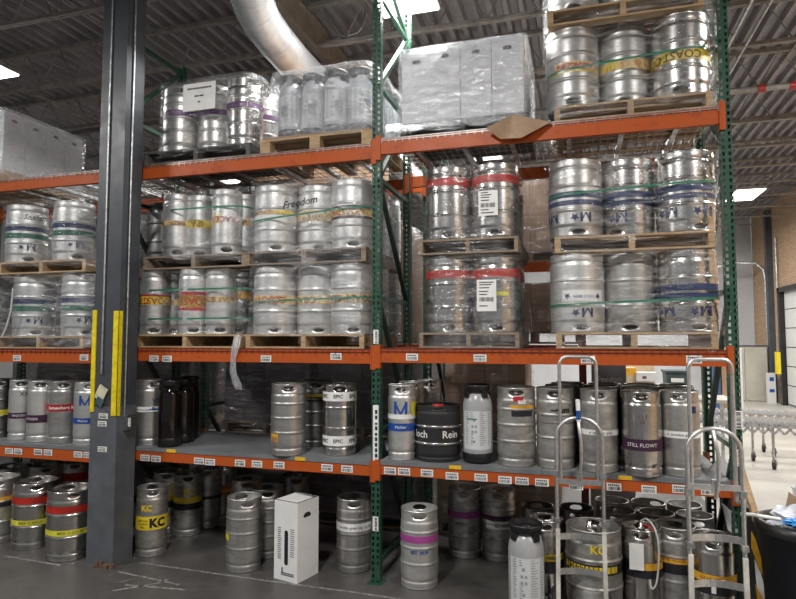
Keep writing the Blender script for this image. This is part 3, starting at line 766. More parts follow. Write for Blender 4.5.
# loose wrap tail hanging over the beam
tl=MB(); pts=[at(238,336,Y=-.03),at(236,345,Y=-.05),at(233,358,Y=-.045),at(233,372,Y=-.05),at(237,384,Y=-.04),at(239,390,Y=-.03)]
vs=[];fs=[]
for i,p in enumerate(pts):
    w_=.035+.01*math.sin(i*2); vs+=[(p.x-w_,p.y,p.z),(p.x,p.y-.015,p.z+.01),(p.x+w_,p.y,p.z)]
for i in range(len(pts)-1): a=i*3; fs+=[(a,a+1,a+4,a+3),(a+1,a+2,a+5,a+4)]
tl.add(vs,fs,0,True); tag(tl.build('loose_wrap_tail',wrap_mat('film_tail',.45,.6,(20,20,4),.2)),'twisted tail of stretch wrap hanging over the left bay beam','stretch wrap')
# keg behind the column
keg('half',-2.62,.62,Z1q,'dark half barrel keg glimpsed right of the column, upper layer',None,True,None,None,steel_k)
# --- far left bay load
P5x=-3.67
pallet(P5x-.62,.03,Z1-.025,'pine pallet under the wrapped M kegs, left of the column')
pallet(P5x-.62,.03,Z1p+.0,'pine pallet between the two layers of M kegs, left of the column')
def D_MV(gr): return ((B,.235,.285,'navy_ink'),(B,.31,.365,gr),(X_,'M',.465,.10,-.1,'navy_ink',.002),(S_,.465,.033,.35,'navy_ink'))
def D_MV2(gr): return ((B,.235,.285,'navy_ink'),(B,.31,.365,gr),(X_,'M',.465,.10,-.1,'navy_ink',.002),(S_,.465,.033,.35,'navy_ink'))
MATS['band_green']=mat('band_green',(.012,.13,.075),.45)
for wh,zz in (('lower',Z1k-.027),('upper',Z1q+.0)):
    for i,px_ in enumerate((-24,27,74) if wh=='upper' else (-14,37,85)):
        nm=('left edge keg','centre keg','keg beside the column')[i]
        if wh=='lower' and i==0: continue
        p=at(px_,240,Y=.26); keg('half',p.x,.26,zz,'upturned M keg, %s layer left of the column, %s'%(wh,nm),None,True,None,D_MV('band_green'),steel_w,dr=.1*i)
    for j in (1,2): keg('half',-3.27,.26+.42*j,zz,'keg in the right side row of the M kegs, %s layer, %s'%(wh,('second','third')[j-1]),None,True,None,None,steel_w)
pallet(-5.47,.03,Z1-.025,'pallet at the left picture edge under a dark keg','old'); pallet(-5.47,.03,Z1p,'pallet at the left picture edge, upper of the two','old')
keg('half',-4.62,.30,Z1k-.027,'dark keg at the left picture edge, lower layer',None,True,None,None,steel_k)
film(-4.35,-3.02,.03,1.12,Z1+.0,Z1p-.0,'stretch wrap around the lower M kegs left of the column',wrap_m,seed=31)
film(-4.35,-3.02,.03,1.12,Z1p+.06,Z1q+KH,'stretch wrap with scribbled handwriting on the upper M kegs',wrap_c,seed=36,text=('Southern',at(36,217,Y=0).x,at(36,218,Y=0).z,.085,-.14))
tag(MB().tube([at(13,288,Y=-.02),at(11,310,Y=-.03),at(7,325,Y=-.03),at(2,337,Y=-.03)],.009,6).build('wrap_rope',hose),'thin rope of twisted wrap hanging at the left edge','stretch wrap')
# ---- top level
# T1 slim kegs with purple band
T1x=-1.81
pallet(-2.46,.03,3.762,'dark weathered pallet under the purple banded kegs','dark',1.03)
for i,(xx,yy,lab) in enumerate(((-2.16,.22,'slim keg with purple band, left of the top left stack'),(-1.80,.30,'slim keg with purple band behind the white note'),(-1.43,.21,'tall slim keg with bright purple band, right front of top left stack'))):
    keg('slim_ribbed',xx,yy,3.762+.128,lab,None,False,None,((B,.345,.395,'band_purple'),),steel if i<2 else steel_b,dr=.5 if i==2 else -.3).scale=(1.13,1.13,1.05)
for i,yy in enumerate((.56,.91)):
    keg('slim_ribbed',-1.43,yy,3.762+.128,'slim purple banded keg in the side row, %s from the front'%('second','third')[i],None,False,None,((B,.345,.395,'band_purple'),),steel).scale=(1.13,1.13,1.05)
film(-2.36,-1.235,.02,1.10,3.82,4.58,'bluish clear wrap around the purple banded kegs',wrap_c,seed=41,top=True)
q=paper(at(200,97,Y=0).x,-.015,at(200,97,Y=0).z,.36,.27,'white paper note stuck on the wrap of the purple banded kegs',())
t=MB()
for k in range(9): t.box(-.13+k*.03,-.13+k*.03+.022,-.002,-.001,.075,.092)
t.box(-.05,-.005,-.002,-.001,.0,.014).box(.005,.05,-.002,-.001,.0,.014).box(-.012,.012,-.002,-.001,-.06,-.045)
t.build('print',ink,q)
# T2 keykegs
T2x=-.58
pc=empty('block_pallet',(-1.14,0,3.762),0,'light block pallet under the grey plastic kegs','pallet')
t=MB()
for i in range(7): t.box(0,1.10,.0+i*.145,.10+i*.145,.105,.122)
t.build('top_deck',wood,pc)
for xx in (0,.5,1.0):
    for yy in (0,.45,.88): MB().box(xx,xx+.1,yy,yy+.1,.018,.105).build('block',wood,pc)
t=MB()
for i in range(3): t.box(i*.5,i*.5+.1,0,.98,0,.018)
t.build('bottom_deck',wood,pc)
cs=MB().box(-1.10,-.06,.0,1.0,3.885,3.899); tag(cs.build('cardboard_sheet',bbox),'brown cardboard sheet between block pallet and grey plastic kegs','cardboard')
PETP={}
def petkeg(x,y,z,label,kind='grey',rz=None,group=None,extra=None):
    key=(kind,extra)
    if key in PETP: o=copy_tree(PETP[key])
    else:
        o=PETP[key]=empty('plastic_keg'); r=.118; H=.60
        bm_={'grey':petg,'amber':petb,'silver':mat('pet_silver',(.36,.37,.38),.28,0,.06,6,spec=.6),'clear':petg}[kind]
        MB().lathe([(.06,.03),(r-.02,.035),(r-.004,.06),(r,.10),(r,.43),(r-.006,.47),(r-.02,.51),(r-.045,.545),(.05,.56),(.0001,.56)],32).build('bottle',bm_,o)
        MB().lathe([(.0001,.004),(r-.01,.004),(r+.002,.015),(r+.002,.075),(r-.001,.08)],32).build('base_cup',black,o)
        c=MB(); c.lathe([(.05,.545),(r-.03,.535),(r-.012,.555),(r-.004,.59),(r-.008,.60),(r-.02,.60),(r-.03,.575),(.035,.57),(.035,.585),(.0001,.585)],32)
        for k in range(4):
            a=k*PI/2+.6; c.box(-.022,.022,r-.035,r-.006,.50,.56,0,Matrix.Rotation(a,4,'Z'))
        c.build('top_ring',black,o)
        if kind in('grey','silver','clear'):
            lb=MB().lathe([(r+.0015,.11),(r+.0015,.40)],20,0,(0,0),-1.1,1.1).build('paper_sleeve',mat('sleeve_white',(.58,.60,.61),.5,0,.04),o)
            t=MB(); rr=random.Random(5)
            for cx_,wd in ((-.75,.028),(-.35,.03),(.35,.05),(.85,.03)):
                for j in range(16):
                    zq=.385-j*.016
                    if cx_==-.35 and j in (3,4,5,6,7,8): continue
                    a0=cx_-wd/r/2; a1=a0+wd/r*rr.uniform(.5,1); t.lathe([(r+.003,zq),(r+.003,zq+.006)],3,0,(0,0),a0,a1)
            for (aa,zz,s_) in ((-.25,.33,.018),(-.35,.285,.016),(-.12,.285,.016),(-.35,.245,.016),(-.12,.245,.016),(-.25,.17,.016)):
                t.lathe([(r+.003,zz-s_*.6),(r+.003,zz+s_*.6)],2,0,(0,0),aa-s_/r*.5,aa+s_/r*.5)
            if kind=='clear': t.lathe([(r+.003,.2),(r+.003,.30)],6,0,(0,0),-.1,.5)
            t.build('print',mat('print_soft',(.30,.31,.33),.6),lb)
            if extra=='green': MB().lathe([(r+.0035,.335),(r+.0035,.345)],6,0,(0,0),-.75,-.05).build('green_stripe',gband,lb)
    if rz is None: rz=math.atan2(CP.x-x,-(CP.y-y))
    o.location=(x,y,z); o.rotation_euler=(0,0,rz); tag(o,label,'plastic keg')
    if group: o['group']=group
    elif 'group' in o: del o['group']
    return o
for i,(px,lab) in enumerate(((291,'grey plastic keg, leftmost of four in cloudy wrap'),(313,'grey plastic keg with dark cap, second from left in cloudy wrap'),(336,'grey plastic keg, third from left in cloudy wrap'),(359,'grey plastic keg, rightmost in cloudy wrap beside the middle upright'))):
    p=at(px,100,Y=.14); petkeg(p.x,.15+.02*(i%2),3.900,lab,'clear',rz=.35*i-.3)
for j in range(3): petkeg(-.18,.42+j*.25,3.900,'grey plastic keg in the side row of the cloudy wrap, %s'%('nearest','middle','rearmost')[j],'clear')
for j in range(3): petkeg(-.42-j*.24,.42,3.900,'grey plastic keg in the second row of the cloudy wrap','clear',group='second row of wrapped plastic kegs')
film(-1.08,-.04,.02,1.05,3.87,4.53,'cloudy stretch wrap with peaked top over the grey plastic kegs',wrap_w,seed=50,top=True,amp=.03,r=.11)
# T3 white boxes
def wcarton(x,y,z,label,w=.262,d=.262,h=.66,rz=0,group=None,flapd=True):
    key='_wc%s'%w
    if key in PETP: o=copy_tree(PETP[key])
    else:
        o=PETP[key]=empty('white_carton')
        vs=[];fs=[]
        # front wall with a real hand hole
        hw,h0,h1=.035,h-.105,h-.075
        b=MB()
        b.box(0,w,.004,d,0,h)
        q=[(0,0,0),(w,0,0),(w,0,h0),(0,0,h0)]; b.add(q,[(0,1,2,3)])
        b.add([(0,0,h1),(w,0,h1),(w,0,h),(0,0,h)],[(0,1,2,3)])
        b.add([(0,0,h0),(w/2-hw,0,h0),(w/2-hw,0,h1),(0,0,h1)],[(0,1,2,3)]); b.add([(w/2+hw,0,h0),(w,0,h0),(w,0,h1),(w/2+hw,0,h1)],[(0,1,2,3)])
        b.build('carton_body',wbox,o)
        hm=MB(); hm.add([(w/2-hw,.002,h0),(w/2+hw,.002,h0),(w/2+hw,.002,h1),(w/2-hw,.002,h1)],[(0,1,2,3)]); hm.add([(w+.0015,d/2-hw,h0),(w+.0015,d/2+hw,h0),(w+.0015,d/2+hw,h1-.006),(w+.0015,d/2+.02,h1+.004),(w+.0015,d/2-.02,h1+.004),(w+.0015,d/2-hw,h1-.006)],[(0,1,2,3,4,5)])
        hm.add([(w/2-hw,-.0015,h0),(w/2+hw,-.0015,h0),(w/2+hw,-.0015,h1-.006),(w/2+.02,-.0015,h1+.004),(w/2-.02,-.0015,h1+.004),(w/2-hw,-.0015,h1-.006)],[(0,1,2,3,4,5)])
        hm.build('hand_hole',ink,o)
    o.location=(x,y,z); o.rotation_euler=(0,0,rz); tag(o,label,'carton')
    if group: o['group']=group
    elif 'group' in o: del o['group']
    return o
pallet(.20,.06,Z3,'dark weathered pallet under the wrapped white cartons','dark',.95)
names=('leftmost','second from left','third from left','right end')
for i in range(4):
    for j in range(3):
        if j and i not in (0,3): continue
        wcarton(.20+i*.268,.07+j*.275+(.05 if i==0 else 0),Z3+.128,'tall white carton in the centre top load, %s, %s row'%(names[i],('front','second','third')[j]))
film(.17,1.30,.045,1.0,Z3+.03,Z3+.128+.67,'glittering stretch wrap around the centre top white cartons',wrap_w,seed=61,top=True,amp=.02,r=.05)
fm=MB(); fm.add([(.05,-.05,Z3+.05),(.35,-.06,Z3+.10),(1.25,-.04,Z3+.14),(1.25,.05,Z3+.15),(.2,.05,Z3+.13)],[(0,1,2,3,4)])
cf=MB(); a=[at(500,139,Y=-.06),at(486,128,Y=-.10),at(513,114,Y=-.02),at(551,122,Y=-.05),at(521,138,Y=-.12)]
cf.add([tuple(p) for p in a],[(0,1,2),(0,2,4),(2,3,4)]); cf.add([(p.x,p.y+.006,p.z) for p in a],[(2,1,0),(4,2,0),(4,3,2)])
tag(cf.build('cardboard_flap',bbox),'brown cardboard flap folding over the top beam below the white cartons','cardboard')
wt=MB(); vs=[];fs=[]
for i in range(15):
    x=.08+i*.085
    for j,(yy,zz) in enumerate(((.05,.13),(-.015,.085),(-.035,.03+.02*math.sin(i*1.7)))): vs.append((x+.01*math.sin(i+j),yy,Z3+zz+.012*math.sin(i*2.3+j)))
for i in range(14):
    for j in range(2): a_=i*3+j; fs.append((a_,a_+3,a_+4,a_+1))
wt.add(vs,fs,0,True); tag(wt.build('wrap_skirt',wrap_mat('film_dark',.3,.12,(9,9,9),.9)),'dark crinkled wrap skirt over the pallet edge below the white cartons','stretch wrap')
# T4 right top
T4x=2.07
pallet(T4x-.56,.03,Z3,'pine pallet under the kegs at the top right, on the deck')
pallet(T4x-.60,.0,Z3k+KH*1.05+.002,'pine pallet resting on the top right kegs')
layer(T4x,Z3k,[('upturned keg with an orange printed label, top right stack, left end',((B,.28,.345,'band_cream',-.9,.7),(X_,'ORANGE IPA',.31,.05,-.1,'band_red',.002),(B,.345,.365,'band_yellow',-.9,1.4)),steel,0),
 ('upturned keg with a faded yellow band, top right stack, middle',((B,.26,.34,'band_cream'),(B,.27,.33,'band_yellow',.1,1.3)),steel,0),
 ('upturned keg with yellow COAST band, top right stack, right end',((B,.29,.37,'band_yellow'),(X_,'COAST',.33,.085,-.1,'print_brown',.002),(X_,'COAST',.33,.085,1.3,'print_brown',.002)),steel_b,0)],'the top right stack',side=-1,dx=.415,sc_=(1.05,1.05))
layer(T4x,Z3k+KH*1.05+.132,[('keg on the uppermost pallet, left end, cut by the picture top',None,steel,0),('keg on the uppermost pallet, middle, cut by the picture top',None,steel,0),('keg on the uppermost pallet, right end, cut by the picture top',None,steel,0)],'the uppermost right layer',side=-1,rows=2)
strap(T4x-.635,T4x+.635,.03,1.1,Z3k+.33,'green strap around the top right kegs',dz=.08)
film(T4x-.65,T4x+.65,.02,1.14,Z3+.03,5.3,'clear stretch wrap around the top right keg stack',wrap_mat('film_thin2',.03,.35),seed=71)
# T5 white cartons seen from their side
pallet(-5.43,.03,3.745,'pallet under the white cartons at the upper left')
for j in range(4):
    wcarton(-4.27-.27,.02+j*.275,3.74+.13,'tall white carton in the upper left wrapped row, %s from the front'%('first','second','third','fourth')[j],)
wcarton(-4.27-.54,.02,3.87,'tall white carton left of the front one, upper left row')
film(-5.3,-4.25,-.0,1.16,3.78,4.555,'milky stretch wrap around the upper left white cartons',wrap_w,seed=81,top=True,amp=.012,r=.04)
# ================================================================ LOW SHELF
zs=1.021; zm=1.011; zf=.976
def sk(kind,px,py,z,lab,des=None,met=None,dr=0,yoff=0,**k):
    x,y=stand(px,py,z,KIND[kind][0]); return keg(kind,x,y+yoff,z,lab,None,False,None,des,met,dr=dr,**k)
sk('sixth_ribbed',-2,438,zf,'dark keg with a yellow sticker at the left edge, low shelf',((B,.24,.30,'band_lemon',-1,1.2),(B,.42,.47,'dark_steel')),steel_k)
sk('sixth',20,440,zf,'narrow steel keg with plum band, left of its twin, low shelf',((B,.225,.285,'band_plum'),(X_,'WOODEN M',.255,.035,.1,'label_white',.0),(X_,'XX',.48,.06,.2,'ink_black',0)),steel_w)
sk('sixth',39,442.5,zf,'narrow steel keg with plum band, right of its twin, low shelf',((B,.20,.28,'band_plum'),(X_,'WOODS',.24,.035,-.7,'label_white',0)),steel_w)
sk('slim',62,443.5,zf,'grey keg with red Somewhere Beer band, low shelf left of column',((B,.325,.395,'band_crimson'),(X_,'Somewhere Beer',.36,.045,-.0,'label_white',.001)),steel)
sk('slim',88,446,zf,'keg with blue M and blue band, low shelf just left of column',((X_,'M',.45,.14,-.3,'print_blue',.003),(B,.22,.275,'print_blue'),(X_,'Mahler',.247,.035,-.4,'label_white',0)),steel_w)
sk('slim',148.5,446,zm,'slim keg with white and blue band, low shelf right of the column',((B,.325,.375,'label_white'),(B,.34,.348,'print_blue'),(X_,'VIR',.43,.07,.2,'navy_ink',.001),(X_,'~Blue~',.352,.04,.1,'print_blue',.002)),steel,dr=.3)
for i,(qx,qy,lab) in enumerate(((-2.142,.111,'dark amber plastic keg, front left of three on the low shelf'),(-2.16,.335,'dark amber plastic keg, second from the left of three'),(-2.25,.56,'dark amber plastic keg, rearmost right of three'))):
    o=petkeg(qx,qy,zm,lab,'amber'); o.scale=(.92,.92,1.06)
sk('slim_ribbed',288,456.5,zm,'ribbed keg with an orange corner sticker, low shelf left bay',((B,.12,.20,'band_amber',-1.25,-.6),(B,.12,.165,'navy_ink',-1.2,-.65)),steel)
x,y=stand(309,449,zm,.13); keg('slim_ribbed',x+.02,y+.12,zm,'darker ribbed keg with yellow tape behind its neighbour, low shelf',None,False,None,((B,.475,.50,'band_yellow'),(B,.43,.474,'ink_black')),steel_k)
sk('slim_two',339.5,456.5,zm,'polished keg with two white EPIC bands, low shelf left bay',tuple([(B,.09,.175,'label_white'),(B,.48,.56,'label_white')]+[(X_,'EPIC',z,.045,a,'ink_black',.001) for z in (.13,.52) for a in (-1.0,-.1,.85)]),steel_b)
sk('sixth',402,461,zs,'pale keg with blue M and blue band beside the middle upright',((X_,'M',.44,.15,-.1,'print_blue',.003),(B,.345,.385,'label_white'),(B,.245,.31,'print_blue'),(X_,'Mahler',.278,.035,-.1,'label_white',0),(B,.37,.49,'band_lemon',.7,1.3)),steel_w)
# low black keg with lettering
def blk():
    x,y=stand(440.5,461.5,zs,.19); y-=.05; x-=.01
    o=keg('low_euro',x,y,zs,'low wide black keg with white blackletter words, low shelf',None,False,None,((X_,'loch',.225,.085,-.80,'label_white',.001),(X_,'Rein',.225,.085,.55,'label_white',.001)),mat('black_keg_rubber',(.018,.018,.02),.55,0,.15))
    R=KIND['low_euro'][0]
    for z in (.15,.29): MB().lathe([(R+.004,z-.010),(R+.0085,z-.005),(R+.0085,z+.005),(R+.004,z+.010)],40).build('steel_hoop',steel_b,o)
    MB().lathe([(.0001,.49-.03),(.05,.46),(.055,.445)],16,0).build('red_cap',hred,o)
blk()
x,y=stand(478,464.5,zs,.12); o=petkeg(x,y,zs,'silver plastic keg with a white label and black top, low shelf','silver',extra='green'); o.scale=(1.03,1.03,1.07)
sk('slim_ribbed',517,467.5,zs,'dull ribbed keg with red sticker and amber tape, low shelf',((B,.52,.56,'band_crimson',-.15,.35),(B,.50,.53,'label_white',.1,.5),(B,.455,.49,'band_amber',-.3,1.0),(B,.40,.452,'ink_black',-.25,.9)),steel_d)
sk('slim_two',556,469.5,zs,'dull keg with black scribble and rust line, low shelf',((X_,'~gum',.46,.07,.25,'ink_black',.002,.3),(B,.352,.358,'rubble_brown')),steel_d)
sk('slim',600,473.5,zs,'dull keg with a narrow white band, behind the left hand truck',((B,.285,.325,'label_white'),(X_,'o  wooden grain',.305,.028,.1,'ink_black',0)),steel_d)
sk('slim',643,477.5,zs,'polished keg with a plum band and small logo, low shelf',((B,.19,.275,'band_plum'),(X_,'STILL FLOWT',.232,.038,.0,'label_white',0),(X_,'\\ | /',.44,.05,.05,'print_brown',0),(X_,'HI',.40,.04,.05,'print_brown',0)),steel_b)
sk('slim',681,477.5,zs,'steel keg with a white band, low shelf at the right end',((B,.285,.335,'label_white'),(X_,'o  wooden grain',.31,.028,.0,'ink_black',0),(B,.47,.52,'navy_ink',.5,.9)),steel)
# back rows on the low shelf, right half
for i,xx in enumerate((1.52,1.84,2.14,2.42)):
    for j,yy in enumerate((.50,.80)):
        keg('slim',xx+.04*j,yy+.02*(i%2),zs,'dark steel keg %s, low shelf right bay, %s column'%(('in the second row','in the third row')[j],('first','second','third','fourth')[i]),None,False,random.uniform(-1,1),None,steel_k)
for i,xx in enumerate((.16,.26)): keg('sixth',xx+.02,.50+.28*i,zs,'dull keg %s behind the pale M keg, low shelf'%('just','further')[i],None,False,None,None,steel_d)
# ================================================================ FLOOR LEVEL
def D_RY(a=0): return ((B,.436,.50,'band_red'),(B,.235,.285,'band_lemon'),(X_,'BEER O SOCIETY',.26,.035,a,'ink_black',0))
sk('half',-5,545,0,'steel keg cut by the left picture edge, on the floor',((B,.42,.46,'band_amber',-.2,1.5),(B,.36,.42,'ink_black',-.2,1.5)),steel)
sk('half',34,550,0,'steel keg with red and yellow bands, second on the floor from the left',D_RY(-.1),steel_b)
sk('half',69,562,0,'steel keg with red and yellow bands, on the floor next to the column',D_RY(0),steel_b,dr=.1)
for i,(px,py) in enumerate(((10,528),(44,525))):
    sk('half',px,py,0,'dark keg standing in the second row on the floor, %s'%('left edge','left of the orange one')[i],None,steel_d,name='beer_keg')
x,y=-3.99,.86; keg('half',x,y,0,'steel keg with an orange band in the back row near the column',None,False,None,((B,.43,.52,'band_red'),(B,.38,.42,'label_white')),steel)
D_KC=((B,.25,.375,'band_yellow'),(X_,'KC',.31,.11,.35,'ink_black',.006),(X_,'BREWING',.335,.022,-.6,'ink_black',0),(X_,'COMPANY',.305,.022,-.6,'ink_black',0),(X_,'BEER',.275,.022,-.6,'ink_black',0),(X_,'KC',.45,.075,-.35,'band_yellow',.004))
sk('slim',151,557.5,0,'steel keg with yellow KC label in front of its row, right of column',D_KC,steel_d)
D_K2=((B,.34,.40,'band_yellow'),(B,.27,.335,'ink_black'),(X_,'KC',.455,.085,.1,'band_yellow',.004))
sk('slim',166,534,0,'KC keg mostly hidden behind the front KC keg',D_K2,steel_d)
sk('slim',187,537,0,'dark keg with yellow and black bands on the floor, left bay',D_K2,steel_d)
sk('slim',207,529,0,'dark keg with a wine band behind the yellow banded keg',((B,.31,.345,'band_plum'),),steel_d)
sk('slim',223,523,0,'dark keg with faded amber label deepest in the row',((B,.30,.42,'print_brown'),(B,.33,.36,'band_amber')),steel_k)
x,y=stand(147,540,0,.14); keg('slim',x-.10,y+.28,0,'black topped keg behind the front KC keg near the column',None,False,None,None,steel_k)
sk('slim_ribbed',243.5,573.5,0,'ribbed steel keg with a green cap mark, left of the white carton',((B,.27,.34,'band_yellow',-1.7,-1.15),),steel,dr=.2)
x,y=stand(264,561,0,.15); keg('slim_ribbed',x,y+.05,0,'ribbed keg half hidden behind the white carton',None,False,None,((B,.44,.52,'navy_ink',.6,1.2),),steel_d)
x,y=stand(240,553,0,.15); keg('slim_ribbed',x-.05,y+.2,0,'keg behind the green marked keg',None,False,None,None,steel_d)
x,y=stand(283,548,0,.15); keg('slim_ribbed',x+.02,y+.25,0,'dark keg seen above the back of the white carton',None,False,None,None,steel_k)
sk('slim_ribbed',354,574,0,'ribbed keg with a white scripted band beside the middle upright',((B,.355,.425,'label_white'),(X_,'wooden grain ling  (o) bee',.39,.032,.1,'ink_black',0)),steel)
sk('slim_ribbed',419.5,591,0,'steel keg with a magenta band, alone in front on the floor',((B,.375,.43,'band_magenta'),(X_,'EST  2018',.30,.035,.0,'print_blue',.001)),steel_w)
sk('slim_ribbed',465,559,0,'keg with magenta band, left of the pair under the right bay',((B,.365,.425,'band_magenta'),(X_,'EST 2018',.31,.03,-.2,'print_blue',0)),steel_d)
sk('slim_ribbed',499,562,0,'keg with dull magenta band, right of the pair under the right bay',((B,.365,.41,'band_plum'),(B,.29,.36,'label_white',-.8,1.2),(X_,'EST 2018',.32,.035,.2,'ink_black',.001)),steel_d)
x,y=stand(527,622,0,.12); petkeg(x,y,0,'grey plastic keg with a hazard label and black top, on the floor','silver',rz=math.atan2(CP.x-x,-(CP.y-y))+.1).scale=(1.12,1.12,1.12)
D_A=((B,.44,.53,'ink_black',-1.2,1.2),(B,.44,.475,'band_yellow',-.9,1.1))
# white beer carton on the floor
wc=empty('keg_carton',(-.872,-.135,0),math.radians(-14),'tall white carton with a dark slot standing on the floor between kegs','carton')
W=.255; D=.285; H=.66
b=MB(); b.box(0,W,0,D,0,H).build('carton_body',mat('white_carton_bright',(.78,.78,.77),.6,0,.04,3),wc)
b=MB()
n_=10; sx=W*.42
def slot(x0,x1,z0,z1,y,n=8,horizontal=False):
    vs=[];r=(x1-x0)/2 if not horizontal else (z1-z0)/2
    if not horizontal:
        for k in range(n+1): t=PI*k/n; vs.append(((x0+x1)/2+r*math.cos(t),y,z1-r+r*math.sin(t)))
        for k in range(n+1): t=PI+PI*k/n; vs.append(((x0+x1)/2+r*math.cos(t),y,z0+r+r*math.sin(t)))
    return vs
vs=slot(.115,.155,.13,.42,-.0015); MB().add(vs,[tuple(range(len(vs)))]).build('dark_slot',ink,wc)
vs=[(W+.0015,.08,.52),(W+.0015,.17,.52),(W+.0015,.175,.54),(W+.0015,.15,.56),(W+.0015,.10,.56),(W+.0015,.075,.54)]
MB().add(vs,[tuple(range(6))]).build('hand_hole',ink,wc)
t=MB()
rr=random.Random(3)
for j in range(16):
    z=.43-j*.017; t.add([(.04,-.002,z),(.04+.05*rr.uniform(.5,1),-.002,z),(.04+.05*.7,-.002,z+.007),(.04,-.002,z+.007)],[(0,1,2,3)])
    if j<14: t.add([(.18,-.002,z),(.18+.05*rr.uniform(.6,1),-.002,z),(.225,-.002,z+.006),(.18,-.002,z+.006)],[(0,1,2,3)])
for z in (.06,.045): t.add([(.08,-.002,z),(.22,-.002,z),(.22,-.002,z+.01),(.08,-.002,z+.01)],[(0,1,2,3)])
t.add([(.085,-.002,.06),(.10,-.002,.06),(.10,-.002,.11),(.085,-.002,.11)],[(0,1,2,3)])
t.build('print',mat('print_grey',(.12,.12,.14),.6),wc)
t=MB()
for k in range(7): t.box(.02+k*.034,.02+k*.034+.022,D-.03-.004*k,D-.01,H+.0005,H+.002)
t.box(.0,W,.0,.012,H,H+.002).box(W-.012,W,0,D,H,H+.002); t.build('torn_edge',ink,wc)
# foreground right group on the floor
x,y=stand(545,606,0,.2)
D_FY=((B,.30,.36,'ink_black'),(B,.345,.385,'band_yellow'),(X_,'REFRESH',.365,.03,.3,'ink_black',.001))
keg('slim',1.38,.12,0,'steel keg with yellow and black bands behind the grey plastic keg',None,False,None,((B,.24,.33,'ink_black'),(B,.33,.38,'band_yellow'),(X_,'FRESH',.355,.035,.4,'ink_black',.001)),steel_b)
keg('slim',1.30,.46,0,'dark keg in the second row behind the yellow banded keg',None,False,None,None,steel_k)
keg('slim',1.62,.50,0,'dark keg in the second row behind the left hand truck',None,False,None,((B,.44,.53,'ink_black',-1.2,1.2),),steel_k)
o=keg('half',1.745,.02,0,'wide keg with black and yellow bands behind the left hand truck',None,False,None,((B,.32,.392,'ink_black'),(B,.335,.38,'band_yellow',-1.25,.9),(X_,'RUSKIN',.358,.038,-.6,'ink_black',.001),(X_,'KC',.50,.08,.15,'band_yellow',.003),(B,.45,.55,'steel_knurl')) if 'steel_knurl' in MATS else ((B,.32,.392,'ink_black'),(B,.335,.38,'band_yellow',-1.25,.9),(X_,'RUSKIN',.358,.038,-.6,'ink_black',.001),(X_,'KC',.50,.08,.15,'band_yellow',.003)),steel_d)
def coupler(x,y,z,lab,hs=True,red=True):
    o=empty('keg_coupler',(x,y,z),math.atan2(CP.x-x,-(CP.y-y)),lab,'coupler')
    MB().lathe([(.0001,0),(.03,0),(.03,.03),(.018,.04),(.018,.07),(.0001,.075)],16).build('coupler_body',steel_b,o)
    MB().tube([(0,0,.05),(.05,-.04,.06),(.085,-.06,.03)],.008,8).build('lever_handle',hred if red else black,o)
    if hs:
        pts=[(0,0,.075),(.04,-.05,.11),(.09,-.12,.07),(.115,-.155,-.03),(.11,-.165,-.2),(.09,-.17,-.32),(.06,-.17,-.35),(.05,-.165,-.28)]
        # smooth the hose
        P=[Vector(p) for p in pts]; Q=[]
        for i in range(len(P)-1):
            p0=P[max(i-1,0)];p1=P[i];p2=P[i+1];p3=P[min(i+2,len(P)-1)]
            for k in range(5):
                t=k/5; Q.append(.5*((2*p1)+(p2-p0)*t+(2*p0-5*p1+4*p2-p3)*t*t+(3*p1-p0-3*p2+p3)*t**3))
        MB().tube(Q,.0065,8).build('hose',hose,o)
    return o
D_AM=((B,.345,.395,'band_amber',-.6,1.6),(B,.285,.342,'ink_black'),(X_,'ALLAGASH',.37,.03,.5,'print_brown',0))
o=keg('slim',2.095,.10,0,'polished keg with a tag and hose on top, right of left hand truck',None,False,None,((B,.345,.395,'band_amber',.1,1.6),(B,.285,.342,'ink_black')),steel_b)
coupler(2.095,.10,.585,'coupler with red handle and pale hose on the polished keg')
x_,y_=2.055,-.055
pt=empty('paper_tag',(2.055,-.062,.47),-.05,'white paper tag hanging on the polished keg with hose','tag')
MB().box(-.06,.04,0,.003,-.12,.07).build('tag_sheet',whitep,pt); MB().tube([(0,0,.07),(.02,.07,.13)],.002,4).build('tag_string',hose,pt)
keg('slim_two',2.345,.22,0,'dull grey keg with amber and black bands between the hand trucks',None,False,None,((B,.375,.43,'band_amber'),(B,.30,.372,'ink_black'),(X_,'TREE HOUSE',.402,.03,-.1,'print_brown',.0)),steel_d)
keg('slim',2.575,.02,0,'polished keg held behind the right hand truck',None,False,None,((B,.33,.385,'band_amber'),(B,.25,.328,'ink_black'),(B,.262,.32,'label_white',-.15,.05),(X_,'ALLAGASH',.357,.03,-.2,'print_brown',0)),steel_b)
coupler(1.72,.02,.585,'black and steel coupler on the wide keg behind the left hand truck',False,False)
# stacked rows behind, on the floor
k=0
for j,yy in enumerate((.50,.82)):
    for i,xx in enumerate((1.95,2.25,2.54)):
        keg('slim',xx-.03*j,yy+.02*i,0.0,'dull keg under the right bay, %s row, %s from the left'%(('second','third')[j],('first','second','third')[i]),None,False,random.uniform(-1,1),((B,.40,.45,'band_amber'),) if (i+j)%2 else None,steel_d)
